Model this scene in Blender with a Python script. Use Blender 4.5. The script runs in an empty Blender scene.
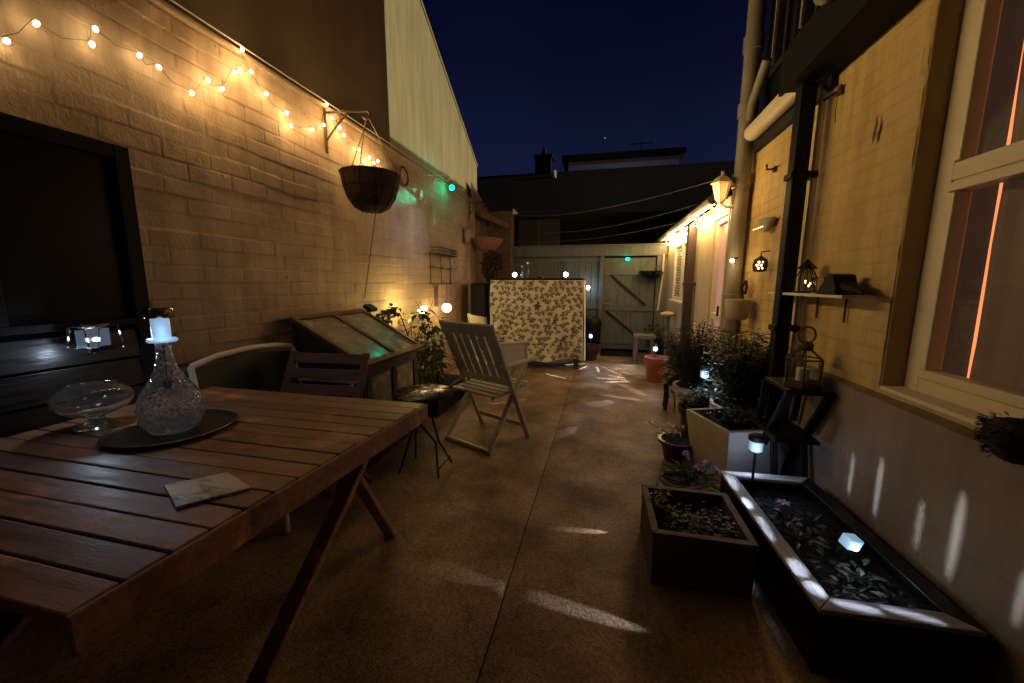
import bpy, math, random
import numpy as np
from mathutils import Vector, Matrix, Euler
random.seed(7); rng = np.random.default_rng(7)
scene = bpy.context.scene
col = scene.collection
PI = math.pi
R_ = math.radians

# ------------------------------------------------------------------ helpers
class MB:
    def __init__(s): s.v = []; s.f = []; s.m = []
    def add(s, vs, fs, mi=0):
        o = len(s.v); s.v += [tuple(p) for p in vs]
        s.f += [tuple(i + o for i in f) for f in fs]; s.m += [mi] * len(fs)
        return s
    def box(s, c, d, rot=None, mi=0):
        x, y, z = d[0]/2, d[1]/2, d[2]/2
        vs = [Vector(p) for p in ((-x,-y,-z),(x,-y,-z),(x,y,-z),(-x,y,-z),(-x,-y,z),(x,-y,z),(x,y,z),(-x,y,z))]
        if rot is not None:
            M = Euler(rot).to_matrix() if not isinstance(rot, Matrix) else rot
            vs = [M @ p for p in vs]
        c = Vector(c)
        return s.add([p + c for p in vs], [(0,3,2,1),(4,5,6,7),(0,1,5,4),(1,2,6,5),(2,3,7,6),(3,0,4,7)], mi)
    def span(s, x0, x1, y0, y1, z0, z1, mi=0):
        return s.box(((x0+x1)/2,(y0+y1)/2,(z0+z1)/2), (abs(x1-x0),abs(y1-y0),abs(z1-z0)), mi=mi)
    def beam(s, a, b, w, h, up=(0,0,1), mi=0):
        a, b = Vector(a), Vector(b); d = b - a; L = d.length; d.normalize()
        u = Vector(up); x = d.cross(u)
        if x.length < 1e-4: x = d.cross(Vector((1,0,0)))
        x.normalize(); z = x.cross(d)
        M = Matrix((x, d, z)).transposed()
        return s.box((a+b)/2, (w, L, h), M, mi)
    def tube(s, pts, r, n=8, mi=0, close=False):
        pts = [Vector(p) for p in pts]; k = len(pts)
        rs = r if isinstance(r, (list, tuple)) else [r]*k
        vs = []; fs = []; prev = None
        for i, p in enumerate(pts):
            if close: t = pts[(i+1) % k] - pts[i-1]
            else: t = pts[min(i+1, k-1)] - pts[max(i-1, 0)]
            t.normalize()
            if prev is None:
                a = t.cross(Vector((0,0,1)))
                if a.length < 1e-3: a = t.cross(Vector((1,0,0)))
            else: a = prev - t * prev.dot(t)
            a.normalize(); prev = a; b = t.cross(a)
            for j in range(n):
                q = 2*PI*j/n
                vs.append(p + (a*math.cos(q) + b*math.sin(q)) * rs[i])
        for i in range(k if close else k-1):
            i2 = (i+1) % k
            for j in range(n):
                j2 = (j+1) % n
                fs.append((i*n+j, i*n+j2, i2*n+j2, i2*n+j))
        if not close: fs += [tuple(range(n-1,-1,-1)), tuple(range((k-1)*n, k*n))]
        return s.add(vs, fs, mi)
    def lathe(s, prof, n=32, c=(0,0,0), mi=0, M=None, mod=None):
        vs = []; fs = []; c = Vector(c)
        for i, (r, z) in enumerate(prof):
            for j in range(n):
                q = 2*PI*j/n
                rr = max(r, 1e-5) * (mod(q, z) if mod else 1)
                p = Vector((rr*math.cos(q), rr*math.sin(q), z))
                vs.append((M @ p if M else p) + c)
        for i in range(len(prof)-1):
            for j in range(n):
                j2 = (j+1) % n
                fs.append((i*n+j, i*n+j2, (i+1)*n+j2, (i+1)*n+j))
        return s.add(vs, fs, mi)
    def ball(s, c, r, n=12, mi=0, sq=(1,1,1)):
        vs = []; fs = []; m = n//2
        for i in range(m+1):
            t = PI*i/m
            for j in range(n):
                q = 2*PI*j/n
                vs.append((c[0]+r*sq[0]*math.sin(t)*math.cos(q), c[1]+r*sq[1]*math.sin(t)*math.sin(q), c[2]+r*sq[2]*math.cos(t)))
        for i in range(m):
            for j in range(n):
                j2 = (j+1) % n
                fs.append((i*n+j, (i+1)*n+j, (i+1)*n+j2, i*n+j2))
        return s.add(vs, fs, mi)
    def prism(s, poly, d0, d1, axis='x', mi=0):
        k = len(poly)
        def P(a, d):
            return (d, a[0], a[1]) if axis == 'x' else ((a[0], d, a[1]) if axis == 'y' else (a[0], a[1], d))
        vs = [P(a, d0) for a in poly] + [P(a, d1) for a in poly]
        fs = [tuple(range(k-1,-1,-1)), tuple(range(k, 2*k))]
        for i in range(k): fs.append((i, (i+1) % k, k+(i+1) % k, k+i))
        return s.add(vs, fs, mi)
    def leaf(s, p, d, nrm, L, W, mi=0, bend=.25):
        p, d, nrm = Vector(p), Vector(d).normalized(), Vector(nrm)
        x = d.cross(nrm)
        if x.length < 1e-3: x = d.cross(Vector((1,.3,.2)))
        x.normalize(); z = x.cross(d)
        q = [p, p+d*L*.35+x*W*.5+z*L*.05, p+d*L*.35-x*W*.5+z*L*.05, p+d*L*.7+x*W*.38-z*L*bend*.3, p+d*L*.7-x*W*.38-z*L*bend*.3, p+d*L-z*L*bend]
        m = p+d*L*.37+z*L*-.02
        return s.add(q+[m], [(0,1,6),(0,6,2),(1,3,6),(2,6,4),(3,5,6),(4,6,5)], mi)
    def build(s, name, mats, parent=None, smooth=False, bevel=0, angle=40):
        me = bpy.data.meshes.new(name)
        me.from_pydata(s.v, [], s.f)
        if not isinstance(mats, (list, tuple)): mats = [mats]
        for m in mats: me.materials.append(m)
        if any(s.m): me.polygons.foreach_set('material_index', s.m)
        me.update()
        import bmesh
        bm = bmesh.new(); bm.from_mesh(me); bmesh.ops.recalc_face_normals(bm, faces=bm.faces); bm.to_mesh(me); bm.free()
        if smooth:
            me.shade_smooth(); me.set_sharp_from_angle(angle=R_(angle))
        o = bpy.data.objects.new(name, me); col.objects.link(o)
        if parent is not None: o.parent = parent
        if bevel:
            b = o.modifiers.new('bevel', 'BEVEL'); b.width = bevel; b.segments = 2; b.limit_method = 'ANGLE'; b.angle_limit = R_(35)
        return o

def tag(o, label, cat, group=None):
    o['label'] = label; o['category'] = cat
    if group: o['group'] = group
    return o
def struct(o): o['kind'] = 'structure'; return o
def thing(name, label, cat, loc=(0,0,0), rz=0, group=None):
    o = bpy.data.objects.new(name, None); col.objects.link(o)
    o.location = loc; o.rotation_euler = (0,0,rz); o.empty_display_size = .1
    return tag(o, label, cat, group)
def dup(root, loc, rz, label, group=None):
    r = root.copy(); col.objects.link(r); r.location = loc; r.rotation_euler = (0,0,rz); r['label'] = label
    if group: r['group'] = group
    for ch in list(root.children):
        c = ch.copy(); col.objects.link(c); c.parent = r
        for g in list(ch.children):
            d = g.copy(); col.objects.link(d); d.parent = c
    return r

# ------------------------------------------------------------------ materials
def nd(nt, t, **k):
    n = nt.nodes.new(t)
    for a, b in k.items(): setattr(n, a, b)
    return n
def mat(name, c1, c2=None, rough=.6, scale=8, bump=0.0, bscale=60, metal=0, detail=5, stretch=None, spec=.5, c3=None, rough2=None, contrast=.25, dist=.004, coat=0, trans=0, subsurf=0):
    m = bpy.data.materials.new(name); m.use_nodes = True; nt = m.node_tree
    b = nt.nodes['Principled BSDF']
    b.inputs['Roughness'].default_value = rough; b.inputs['Metallic'].default_value = metal
    b.inputs['Specular IOR Level'].default_value = spec
    if coat: b.inputs['Coat Weight'].default_value = coat; b.inputs['Coat Roughness'].default_value = .15
    tc = nd(nt, 'ShaderNodeTexCoord'); mp = nd(nt, 'ShaderNodeMapping')
    nt.links.new(tc.outputs['Object'], mp.inputs[0])
    if stretch: mp.inputs['Scale'].default_value = stretch
    c2 = c2 or tuple(x*.75 for x in c1)
    n = nd(nt, 'ShaderNodeTexNoise'); n.inputs['Scale'].default_value = scale; n.inputs['Detail'].default_value = detail; n.inputs['Roughness'].default_value = .6
    nt.links.new(mp.outputs[0], n.inputs['Vector'])
    r = nd(nt, 'ShaderNodeValToRGB'); e = r.color_ramp.elements
    e[0].position = .5-contrast; e[0].color = (*c2, 1); e[1].position = .5+contrast; e[1].color = (*c1, 1)
    if c3:
        x = e.new(.5); x.color = (*c3, 1)
    nt.links.new(n.outputs['Fac'], r.inputs[0]); nt.links.new(r.outputs[0], b.inputs['Base Color'])
    if rough2 is not None:
        mr = nd(nt, 'ShaderNodeMapRange'); mr.inputs[1].default_value = .35; mr.inputs[2].default_value = .65; mr.inputs[3].default_value = rough; mr.inputs[4].default_value = rough2
        nt.links.new(n.outputs['Fac'], mr.inputs[0]); nt.links.new(mr.outputs[0], b.inputs['Roughness'])
    if bump:
        n2 = nd(nt, 'ShaderNodeTexNoise'); n2.inputs['Scale'].default_value = bscale; n2.inputs['Detail'].default_value = 4
        nt.links.new(mp.outputs[0], n2.inputs['Vector'])
        bp = nd(nt, 'ShaderNodeBump'); bp.inputs['Strength'].default_value = bump; bp.inputs['Distance'].default_value = dist
        nt.links.new(n2.outputs['Fac'], bp.inputs['Height']); nt.links.new(bp.outputs[0], b.inputs['Normal'])
    return m
def emit(name, c, s, sample=False):
    m = bpy.data.materials.new(name); m.use_nodes = True; nt = m.node_tree; b = nt.nodes['Principled BSDF']
    b.inputs['Base Color'].default_value = (*c, 1); b.inputs['Emission Color'].default_value = (*c, 1); b.inputs['Emission Strength'].default_value = s
    b.inputs['Roughness'].default_value = .3
    try: m.cycles.emission_sampling = 'AUTO' if sample else 'NONE'
    except Exception: pass
    return m
def glass(name, c=(1,1,1), rough=0.02, ior=1.45, bump=0, bscale=40):
    m = bpy.data.materials.new(name); m.use_nodes = True; nt = m.node_tree; b = nt.nodes['Principled BSDF']
    b.inputs['Base Color'].default_value = (*c, 1); b.inputs['Transmission Weight'].default_value = 1; b.inputs['Roughness'].default_value = rough; b.inputs['IOR'].default_value = ior
    if bump:
        tc = nd(nt, 'ShaderNodeTexCoord'); n = nd(nt, 'ShaderNodeTexVoronoi'); n.inputs['Scale'].default_value = bscale
        nt.links.new(tc.outputs['Object'], n.inputs['Vector']); bp = nd(nt, 'ShaderNodeBump'); bp.inputs['Strength'].default_value = bump; bp.inputs['Distance'].default_value = .01
        nt.links.new(n.outputs['Distance'], bp.inputs['Height']); nt.links.new(bp.outputs[0], b.inputs['Normal'])
    return m
def pane_glass(name, tint=(.9,.95,.95), refl=.12, rough=.03):
    m = bpy.data.materials.new(name); m.use_nodes = True; nt = m.node_tree; nt.nodes.remove(nt.nodes['Principled BSDF'])
    out = nt.nodes['Material Output']; t = nd(nt, 'ShaderNodeBsdfTransparent'); t.inputs[0].default_value = (*tint, 1)
    g = nd(nt, 'ShaderNodeBsdfGlossy'); g.inputs['Roughness'].default_value = rough
    fr = nd(nt, 'ShaderNodeFresnel'); fr.inputs[0].default_value = 1.5
    mx = nd(nt, 'ShaderNodeMixShader'); nt.links.new(fr.outputs[0], mx.inputs[0]); nt.links.new(t.outputs[0], mx.inputs[1]); nt.links.new(g.outputs[0], mx.inputs[2])
    nt.links.new(mx.outputs[0], out.inputs[0])
    return m

M = {}
M['whitewash'] = mat('painted_brick', (.56,.42,.28), (.37,.265,.17), rough=.62, scale=3.2, bump=.5, bscale=70, dist=.006, c3=(.50,.37,.245), spec=.3)
M['yellowwash'] = mat('yellow_painted_brick', (.66,.48,.20), (.51,.36,.145), rough=.6, scale=2.2, bump=.35, bscale=90, spec=.3)
M['farbrick'] = mat('brown_old_brick', (.20,.125,.075), (.10,.06,.035), rough=.8, scale=9, bump=.8, bscale=30, stretch=(1,1,2.5), dist=.02)
M['plinth'] = mat('plinth_render', (.29,.215,.14), (.18,.13,.082), rough=.7, scale=3, bump=.4, bscale=60)
M['gable'] = mat('gable_render', (.54,.50,.33), (.38,.35,.23), rough=.85, scale=2.5, bump=.3, bscale=35, stretch=(1,1.5,.35))
M['extwall'] = mat('cream_render', (.62,.52,.34), (.5,.4,.26), rough=.7, scale=5, bump=.3, bscale=60)
M['table'] = mat('oiled_hardwood', (.40,.215,.115), (.14,.066,.032), rough=.34, scale=5, bump=.25, bscale=30, stretch=(.9,9,9), c3=(.27,.138,.07), rough2=.55, dist=.002)
def plankvar(m, pw, y0):
    nt = m.node_tree; b = nt.nodes['Principled BSDF']; src = b.inputs['Base Color'].links[0].from_socket
    tc = nd(nt,'ShaderNodeTexCoord'); sx = nd(nt,'ShaderNodeSeparateXYZ'); nt.links.new(tc.outputs['Object'], sx.inputs[0])
    a = nd(nt,'ShaderNodeMath',operation='SUBTRACT'); a.inputs[1].default_value = y0; nt.links.new(sx.outputs['Y'], a.inputs[0])
    d = nd(nt,'ShaderNodeMath',operation='DIVIDE'); d.inputs[1].default_value = pw; nt.links.new(a.outputs[0], d.inputs[0])
    fl = nd(nt,'ShaderNodeMath',operation='FLOOR'); nt.links.new(d.outputs[0], fl.inputs[0])
    wn = nd(nt,'ShaderNodeTexWhiteNoise',noise_dimensions='1D'); nt.links.new(fl.outputs[0], wn.inputs['W'])
    mr = nd(nt,'ShaderNodeMapRange'); mr.inputs[3].default_value = .62; mr.inputs[4].default_value = 1.25; nt.links.new(wn.outputs['Value'], mr.inputs[0])
    n = nd(nt,'ShaderNodeTexNoise'); n.inputs['Scale'].default_value = 7; n.inputs['Detail'].default_value = 6; n.inputs['Roughness'].default_value = .7; nt.links.new(tc.outputs['Object'], n.inputs[0])
    rp = nd(nt,'ShaderNodeValToRGB'); rp.color_ramp.elements[0].position = .54; rp.color_ramp.elements[1].position = .70; rp.color_ramp.elements[0].color = (.92,.92,.92,1); rp.color_ramp.elements[1].color = (2.0,2.0,2.0,1); nt.links.new(n.outputs['Fac'], rp.inputs[0])
    mu = nd(nt,'ShaderNodeMixRGB',blend_type='MULTIPLY'); mu.inputs[0].default_value = 1; nt.links.new(src, mu.inputs[1]); nt.links.new(mr.outputs[0], mu.inputs[2])
    mu2 = nd(nt,'ShaderNodeMixRGB',blend_type='MULTIPLY'); mu2.inputs[0].default_value = 1; nt.links.new(mu.outputs[0], mu2.inputs[1]); nt.links.new(rp.outputs[0], mu2.inputs[2])
    nt.links.new(mu2.outputs[0], b.inputs['Base Color'])
plankvar(M['table'], (1.61-.385)/15, .385)
M['brownwood'] = mat('brown_timber', (.17,.085,.04), (.08,.04,.02), rough=.55, scale=5, bump=.4, bscale=30, stretch=(1,8,8))
M['darkwood'] = mat('dark_timber', (.045,.028,.018), (.02,.013,.01), rough=.5, scale=5, bump=.4, bscale=24, stretch=(8,8,1))
M['blackwood'] = mat('black_boards', (.008,.0075,.0075), (.004,.004,.004), rough=.3, scale=6, bump=.35, bscale=14, stretch=(1,1,6), rough2=.5, spec=.3)
M['greywood'] = mat('sage_painted_wood', (.60,.61,.47), (.42,.43,.33), rough=.5, scale=9, bump=.35, bscale=40, stretch=(4,4,1))
M['palewood'] = mat('weathered_pale_wood', (.60,.58,.54), (.16,.15,.14), rough=.6, scale=4, bump=.7, bscale=22, stretch=(6,1,6), c3=(.3,.28,.26))
M['palewoodx'] = mat('weathered_pale_wood_across', (.60,.58,.54), (.16,.15,.14), rough=.6, scale=4, bump=.7, bscale=22, stretch=(1,6,6), c3=(.3,.28,.26))
M['boxwood'] = mat('rough_box_wood', (.13,.10,.07), (.045,.033,.023), rough=.7, scale=4, bump=.7, bscale=22, stretch=(1,6,6))
M['fence'] = mat('green_grey_fence', (.145,.165,.145), (.085,.098,.082), rough=.7, scale=4, bump=.5, bscale=25, stretch=(6,6,.6))
M['white'] = mat('white_paint', (.80,.75,.65), (.70,.65,.55), rough=.4, scale=4, bump=.08, bscale=40)
M['whitefab'] = mat('white_canvas', (.82,.78,.68), (.74,.7,.6), rough=.85, scale=20, bump=.3, bscale=250)
M['upvc'] = mat('cream_window_frame', (.74,.66,.50), (.66,.58,.43), rough=.42, scale=3, bump=.05, bscale=40)
M['green'] = mat('dark_green_sling', (.02,.04,.036), (.012,.026,.024), rough=.7, scale=30, bump=.3, bscale=200)
M['blackmetal'] = mat('black_metal', (.018,.017,.016), (.01,.01,.009), rough=.38, scale=20, bump=.15, bscale=80, metal=.3)
M['black'] = mat('matt_black', (.009,.0085,.008), (.005,.005,.0045), rough=.6, scale=20, bump=.2, bscale=60, spec=.22)
M['soot'] = mat('dark_slate', (.012,.010,.010), (.006,.005,.006), rough=.8, scale=5, bump=.5, bscale=20)
M['tray'] = mat('black_lacquer', (.014,.013,.014), (.009,.009,.010), rough=.3, scale=8, bump=.1, bscale=60)
M['rust'] = mat('rusty_iron', (.10,.045,.02), (.04,.02,.012), rough=.75, scale=30, bump=.4, bscale=80)
M['coir'] = mat('coir_liner', (.055,.024,.013), (.02,.009,.005), rough=.9, scale=26, bump=.9, bscale=60, stretch=(1,1,.35), dist=.02)
M['coirtan'] = mat('tan_basket', (.28,.13,.06), (.14,.06,.03), rough=.85, scale=26, bump=.8, bscale=50, stretch=(1,1,.3), dist=.02)
M['terracotta'] = mat('terracotta', (.30,.085,.045), (.2,.055,.03), rough=.75, scale=8, bump=.3, bscale=60)
M['pink'] = mat('pink_clay', (.5,.16,.12), (.36,.11,.09), rough=.7, scale=8, bump=.3, bscale=60)
M['darkred'] = mat('dark_red_glaze', (.06,.016,.012), (.035,.01,.008), rough=.3, scale=8)
M['tanpot'] = mat('sandstone_planter', (.50,.43,.33), (.38,.32,.24), rough=.8, scale=6, bump=.3, bscale=90)
M['soil'] = mat('soil', (.016,.011,.008), (.005,.004,.003), rough=.95, scale=22, bump=1, bscale=45, dist=.03)
M['leaf'] = mat('green_leaf', (.10,.14,.035), (.05,.08,.02), rough=.5, scale=14)
M['leafdark'] = mat('dark_leaf', (.028,.04,.017), (.012,.019,.008), rough=.5, scale=14)
M['leafgrey'] = mat('silver_green_leaf', (.09,.12,.09), (.03,.045,.035), rough=.45, scale=14)
M['needle'] = mat('rosemary_needle', (.045,.055,.028), (.02,.03,.015), rough=.6, scale=14)
M['stem'] = mat('woody_stem', (.09,.06,.03), (.05,.035,.02), rough=.8, scale=14)
M['drystem'] = mat('dry_stem', (.40,.34,.24), (.25,.2,.14), rough=.8, scale=14)
M['lilac'] = mat('lilac_petal', (.42,.30,.62), (.34,.22,.55), rough=.6, scale=30)
M['whitepetal'] = mat('white_petal', (.75,.72,.65), (.6,.58,.5), rough=.6, scale=30)
M['glass'] = glass('clear_glass')
M['cutglass'] = glass('cut_glass', bump=.55, bscale=55, rough=.05, ior=1.5)
M['pane'] = pane_glass('window_pane')
M['darkpane'] = mat('dark_pane', (.004,.004,.005), (.003,.003,.003), rough=.35, scale=3, spec=.12)
M['lidglass'] = mat('dusty_lid_glass', (.30,.30,.21), (.14,.14,.10), rough=.12, scale=9, rough2=.35, spec=.7)
M['copper'] = mat('copper_cap', (.42,.27,.18), (.3,.18,.11), rough=.16, metal=1, scale=20)
M['marble'] = mat('veined_marble', (.85,.83,.78), (.16,.16,.15), rough=.35, scale=9, c3=(.8,.78,.72), contrast=.14, stretch=(1,2.2,1))
M['curtain'] = mat('dusky_pink_curtain', (.26,.165,.115), (.20,.125,.087), rough=.9, scale=12, bump=.3, bscale=140)
M['pipe'] = mat('grey_cast_pipe', (.30,.27,.22), (.2,.18,.15), rough=.5, scale=6, bump=.25, bscale=50)
M['wire'] = mat('dark_wire', (.03,.024,.016), (.02,.015,.01), rough=.6, scale=30)
M['washline'] = mat('grey_line', (.13,.12,.12), (.09,.085,.085), rough=.6, scale=30)
M['palewire'] = mat('pale_line', (.40,.38,.37), (.3,.28,.27), rough=.5, scale=30)
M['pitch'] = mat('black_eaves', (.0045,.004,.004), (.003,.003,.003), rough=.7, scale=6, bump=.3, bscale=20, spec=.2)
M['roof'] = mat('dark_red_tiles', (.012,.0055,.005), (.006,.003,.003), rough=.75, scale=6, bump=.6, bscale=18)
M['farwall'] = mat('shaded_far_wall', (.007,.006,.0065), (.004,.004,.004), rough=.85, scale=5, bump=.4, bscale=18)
M['farpale'] = mat('far_pale_panel', (.09,.09,.10), (.07,.07,.08), rough=.7, scale=3)
M['dormer'] = mat('dormer_cladding', (.70,.70,.75), (.62,.62,.67), rough=.7, scale=3)
M['cloth'] = mat('cream_linen', (.86,.84,.74), (.78,.76,.66), rough=.85, scale=14, bump=.3, bscale=300)
M['print'] = mat('olive_leaf_print', (.13,.10,.045), (.08,.06,.025), rough=.85, scale=14)
M['stool'] = mat('grey_stone', (.2,.19,.17), (.13,.12,.11), rough=.8, scale=9, bump=.4)
M['disc'] = mat('pale_dial', (.6,.52,.4), (.3,.22,.16), rough=.5, scale=40)
for k_, e_ in (('cutglass',.0022),):
    b_ = M[k_].node_tree.nodes['Principled BSDF']; b_.inputs['Emission Color'].default_value = (.85,.92,1,1); b_.inputs['Emission Strength'].default_value = e_  # weak emission stands in for LED light inside the cut glass
M['bowlglass'] = glass('clear_bowl_glass', rough=.02); b_ = M['bowlglass'].node_tree.nodes['Principled BSDF']; b_.inputs['Emission Color'].default_value = (.85,.92,1,1); b_.inputs['Emission Strength'].default_value = .002  # bowl glass gets the same painted-in glow
WARM = (1.0, .60, .23); AMBER = (1.0, .74, .24); COOL = (.62, .80, 1.0)
M['bulb'] = emit('warm_bulb', (1.0,.72,.36), 45)
M['bulbdim'] = emit('warm_bulb_soft', (1.0,.66,.3), 9)
M['cool'] = emit('cool_led', (.70,.86,1.0), 30)
M['coolsoft'] = emit('cool_led_diffuser', (.46,.70,1.0), .42)
M['blockglow'] = emit('block_glow', (.30,.42,.58), .22)
M['greenled'] = emit('green_led', (.0,.85,.5), 14)
M['ballglow'] = emit('warm_globe', (1.0,.74,.38), 14)
M['curtain'].node_tree.nodes['Principled BSDF'].inputs['Emission Color'].default_value = (.046,.026,.016,1); M['curtain'].node_tree.nodes['Principled BSDF'].inputs['Emission Strength'].default_value = .55  # room light through the fabric painted in as faint emission
M['gap'] = emit('curtain_gap_glow', (1.0,.30,.11), 1.3)
M['lit'] = emit('lit_lantern_glass', (1.0,.52,.20), .38)
M['pinkroom'] = emit('lit_door_curtain', (.50,.29,.23), .36)

def grime(m, dark, amt, chip=None, cthr=.70):
    nt = m.node_tree; b = nt.nodes['Principled BSDF']; src = b.inputs['Base Color'].links[0].from_socket
    at = nd(nt,'ShaderNodeAttribute'); at.attribute_name = 'joint'
    tc = nd(nt,'ShaderNodeTexCoord'); n = nd(nt,'ShaderNodeTexNoise'); n.inputs['Scale'].default_value = 4; n.inputs['Detail'].default_value = 6; nt.links.new(tc.outputs['Object'], n.inputs[0])
    mr = nd(nt,'ShaderNodeMapRange'); mr.inputs[1].default_value = 0; mr.inputs[2].default_value = 1; mr.inputs[3].default_value = amt; mr.inputs[4].default_value = 0; nt.links.new(at.outputs['Fac'], mr.inputs[0])
    ml = nd(nt,'ShaderNodeMath',operation='MULTIPLY'); nt.links.new(mr.outputs[0], ml.inputs[0]); nt.links.new(n.outputs['Fac'], ml.inputs[1])
    mx = nd(nt,'ShaderNodeMixRGB'); mx.inputs[2].default_value = (*dark,1); nt.links.new(ml.outputs[0], mx.inputs[0]); nt.links.new(src, mx.inputs[1]); out = mx.outputs[0]
    if chip:
        n2 = nd(nt,'ShaderNodeTexNoise'); n2.inputs['Scale'].default_value = 13; n2.inputs['Detail'].default_value = 7; n2.inputs['Roughness'].default_value = .65; nt.links.new(tc.outputs['Object'], n2.inputs[0])
        r2 = nd(nt,'ShaderNodeMapRange'); r2.inputs[1].default_value = cthr; r2.inputs[2].default_value = cthr+.03; nt.links.new(n2.outputs['Fac'], r2.inputs[0])
        mx2 = nd(nt,'ShaderNodeMixRGB'); mx2.inputs[2].default_value = (*chip,1); nt.links.new(r2.outputs[0], mx2.inputs[0]); nt.links.new(out, mx2.inputs[1]); out = mx2.outputs[0]
        n3 = nd(nt,'ShaderNodeTexNoise'); n3.inputs['Scale'].default_value = .9; n3.inputs['Detail'].default_value = 5; nt.links.new(tc.outputs['Object'], n3.inputs[0])
        r3 = nd(nt,'ShaderNodeMapRange'); r3.inputs[1].default_value = .35; r3.inputs[2].default_value = .65; r3.inputs[3].default_value = .72; r3.inputs[4].default_value = 1.1; nt.links.new(n3.outputs['Fac'], r3.inputs[0])
        mx3 = nd(nt,'ShaderNodeMixRGB',blend_type='MULTIPLY'); mx3.inputs[0].default_value = 1; nt.links.new(out, mx3.inputs[1]); nt.links.new(r3.outputs[0], mx3.inputs[2]); out = mx3.outputs[0]
    mp = nd(nt,'ShaderNodeMapping'); mp.inputs['Scale'].default_value = (1,5,.45); nt.links.new(tc.outputs['Object'], mp.inputs[0])
    n4 = nd(nt,'ShaderNodeTexNoise'); n4.inputs['Scale'].default_value = 2.2; n4.inputs['Detail'].default_value = 7; n4.inputs['Roughness'].default_value = .65; nt.links.new(mp.outputs[0], n4.inputs[0])
    r4 = nd(nt,'ShaderNodeMapRange'); r4.inputs[1].default_value = .34; r4.inputs[2].default_value = .60; r4.inputs[3].default_value = .82; r4.inputs[4].default_value = 1.06; nt.links.new(n4.outputs['Fac'], r4.inputs[0])
    mx4 = nd(nt,'ShaderNodeMixRGB',blend_type='MULTIPLY'); mx4.inputs[0].default_value = 1; nt.links.new(out, mx4.inputs[1]); nt.links.new(r4.outputs[0], mx4.inputs[2]); out = mx4.outputs[0]
    nt.links.new(out, b.inputs['Base Color'])
grime(M['whitewash'], (.14,.095,.06), .7, (.16,.085,.05), .69)
grime(M['yellowwash'], (.25,.165,.06), .55, (.24,.14,.06), .70)
grime(M['gable'], (.2,.18,.1), 0)
grime(M['plinth'], (.06,.045,.03), .6, (.09,.065,.045), .68)
# ------------------------------------------------------------------ camera
f = 384.
Zc = np.array([7,2528,384.]); Zc /= np.linalg.norm(Zc)
Yc = np.array([91,58,-384.]); Yc /= np.linalg.norm(Yc); Yc -= Zc*(Yc@Zc); Yc /= np.linalg.norm(Yc)
Xc = np.cross(Yc, Zc)
cam = bpy.data.cameras.new('camera'); co = bpy.data.objects.new('camera', cam); col.objects.link(co)
mw = Matrix((Xc.tolist(), Yc.tolist(), Zc.tolist())).to_4x4(); mw.translation = (0,0,1.3)
co.matrix_world = mw
cam.sensor_width = 36; cam.lens = f/1024*36; cam.clip_start = .02; cam.clip_end = 500
scene.camera = co

# ------------------------------------------------------------------ world + lights
w = bpy.data.worlds.new('World'); scene.world = w; w.use_nodes = True; nt = w.node_tree
bg = nt.nodes['Background']
tc = nd(nt, 'ShaderNodeTexCoord'); sp = nd(nt, 'ShaderNodeSeparateXYZ'); rp = nd(nt, 'ShaderNodeValToRGB')
nt.links.new(tc.outputs['Generated'], sp.inputs[0]); nt.links.new(sp.outputs['Z'], rp.inputs[0]); nt.links.new(rp.outputs[0], bg.inputs[0])
el = rp.color_ramp.elements
el[0].position = .0; el[0].color = (.009,.0125,.040,1); el[1].position = .75; el[1].color = (.0008,.0010,.0040,1)
x = el.new(.26); x.color = (.0055,.0085,.030,1); x = el.new(.48); x.color = (.0018,.0029,.0135,1)
bg.inputs[1].default_value = 1.0
cn = nd(nt,'ShaderNodeTexNoise'); cn.inputs['Scale'].default_value = 2.2; cn.inputs['Detail'].default_value = 5; nt.links.new(tc.outputs['Generated'], cn.inputs['Vector'])
cm_ = nd(nt,'ShaderNodeMapRange'); cm_.inputs[1].default_value = .3; cm_.inputs[2].default_value = .7; cm_.inputs[3].default_value = .78; cm_.inputs[4].default_value = 1.28; nt.links.new(cn.outputs['Fac'], cm_.inputs[0])
mu = nd(nt,'ShaderNodeMixRGB',blend_type='MULTIPLY'); mu.inputs[0].default_value = 1; nt.links.new(rp.outputs[0], mu.inputs[1]); nt.links.new(cm_.outputs[0], mu.inputs[2])
last = mu.outputs[0]
for (px_, py_, a_) in ((605,138,.16),):
    dv = mw.to_3x3() @ Vector((px_-512, -(py_-341.5), -384)); dv.normalize()
    ds = nd(nt,'ShaderNodeVectorMath',operation='DISTANCE'); ds.inputs[1].default_value = dv; nt.links.new(tc.outputs['Generated'], ds.inputs[0])
    lt = nd(nt,'ShaderNodeMath',operation='LESS_THAN'); lt.inputs[1].default_value = .0017; nt.links.new(ds.outputs['Value'], lt.inputs[0])
    ml = nd(nt,'ShaderNodeMath',operation='MULTIPLY'); ml.inputs[1].default_value = a_; nt.links.new(lt.outputs[0], ml.inputs[0])
    ad = nd(nt,'ShaderNodeMixRGB',blend_type='ADD'); ad.inputs[0].default_value = 1; nt.links.new(last, ad.inputs[1]); nt.links.new(ml.outputs[0], ad.inputs[2]); last = ad.outputs[0]
nt.links.new(last, bg.inputs[0])
def lamp(name, kind, loc, e, c, r=.02, **k):
    l = bpy.data.lights.new(name, kind); l.energy = e; l.color = c
    if kind != 'SUN': l.shadow_soft_size = r
    o = bpy.data.objects.new(name, l); col.objects.link(o); o.location = loc
    for a, b in k.items(): setattr(l, a, b)
    return o
def aim(o, d):
    o.rotation_euler = Vector(d).to_track_quat('-Z', 'Y').to_euler()
def spot(name, loc, to, e, c, ang, blend=.6, r=.01):
    o = lamp(name, 'SPOT', loc, e, c, r, spot_size=R_(ang), spot_blend=blend)
    aim(o, Vector(to)-Vector(loc)); return o
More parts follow.
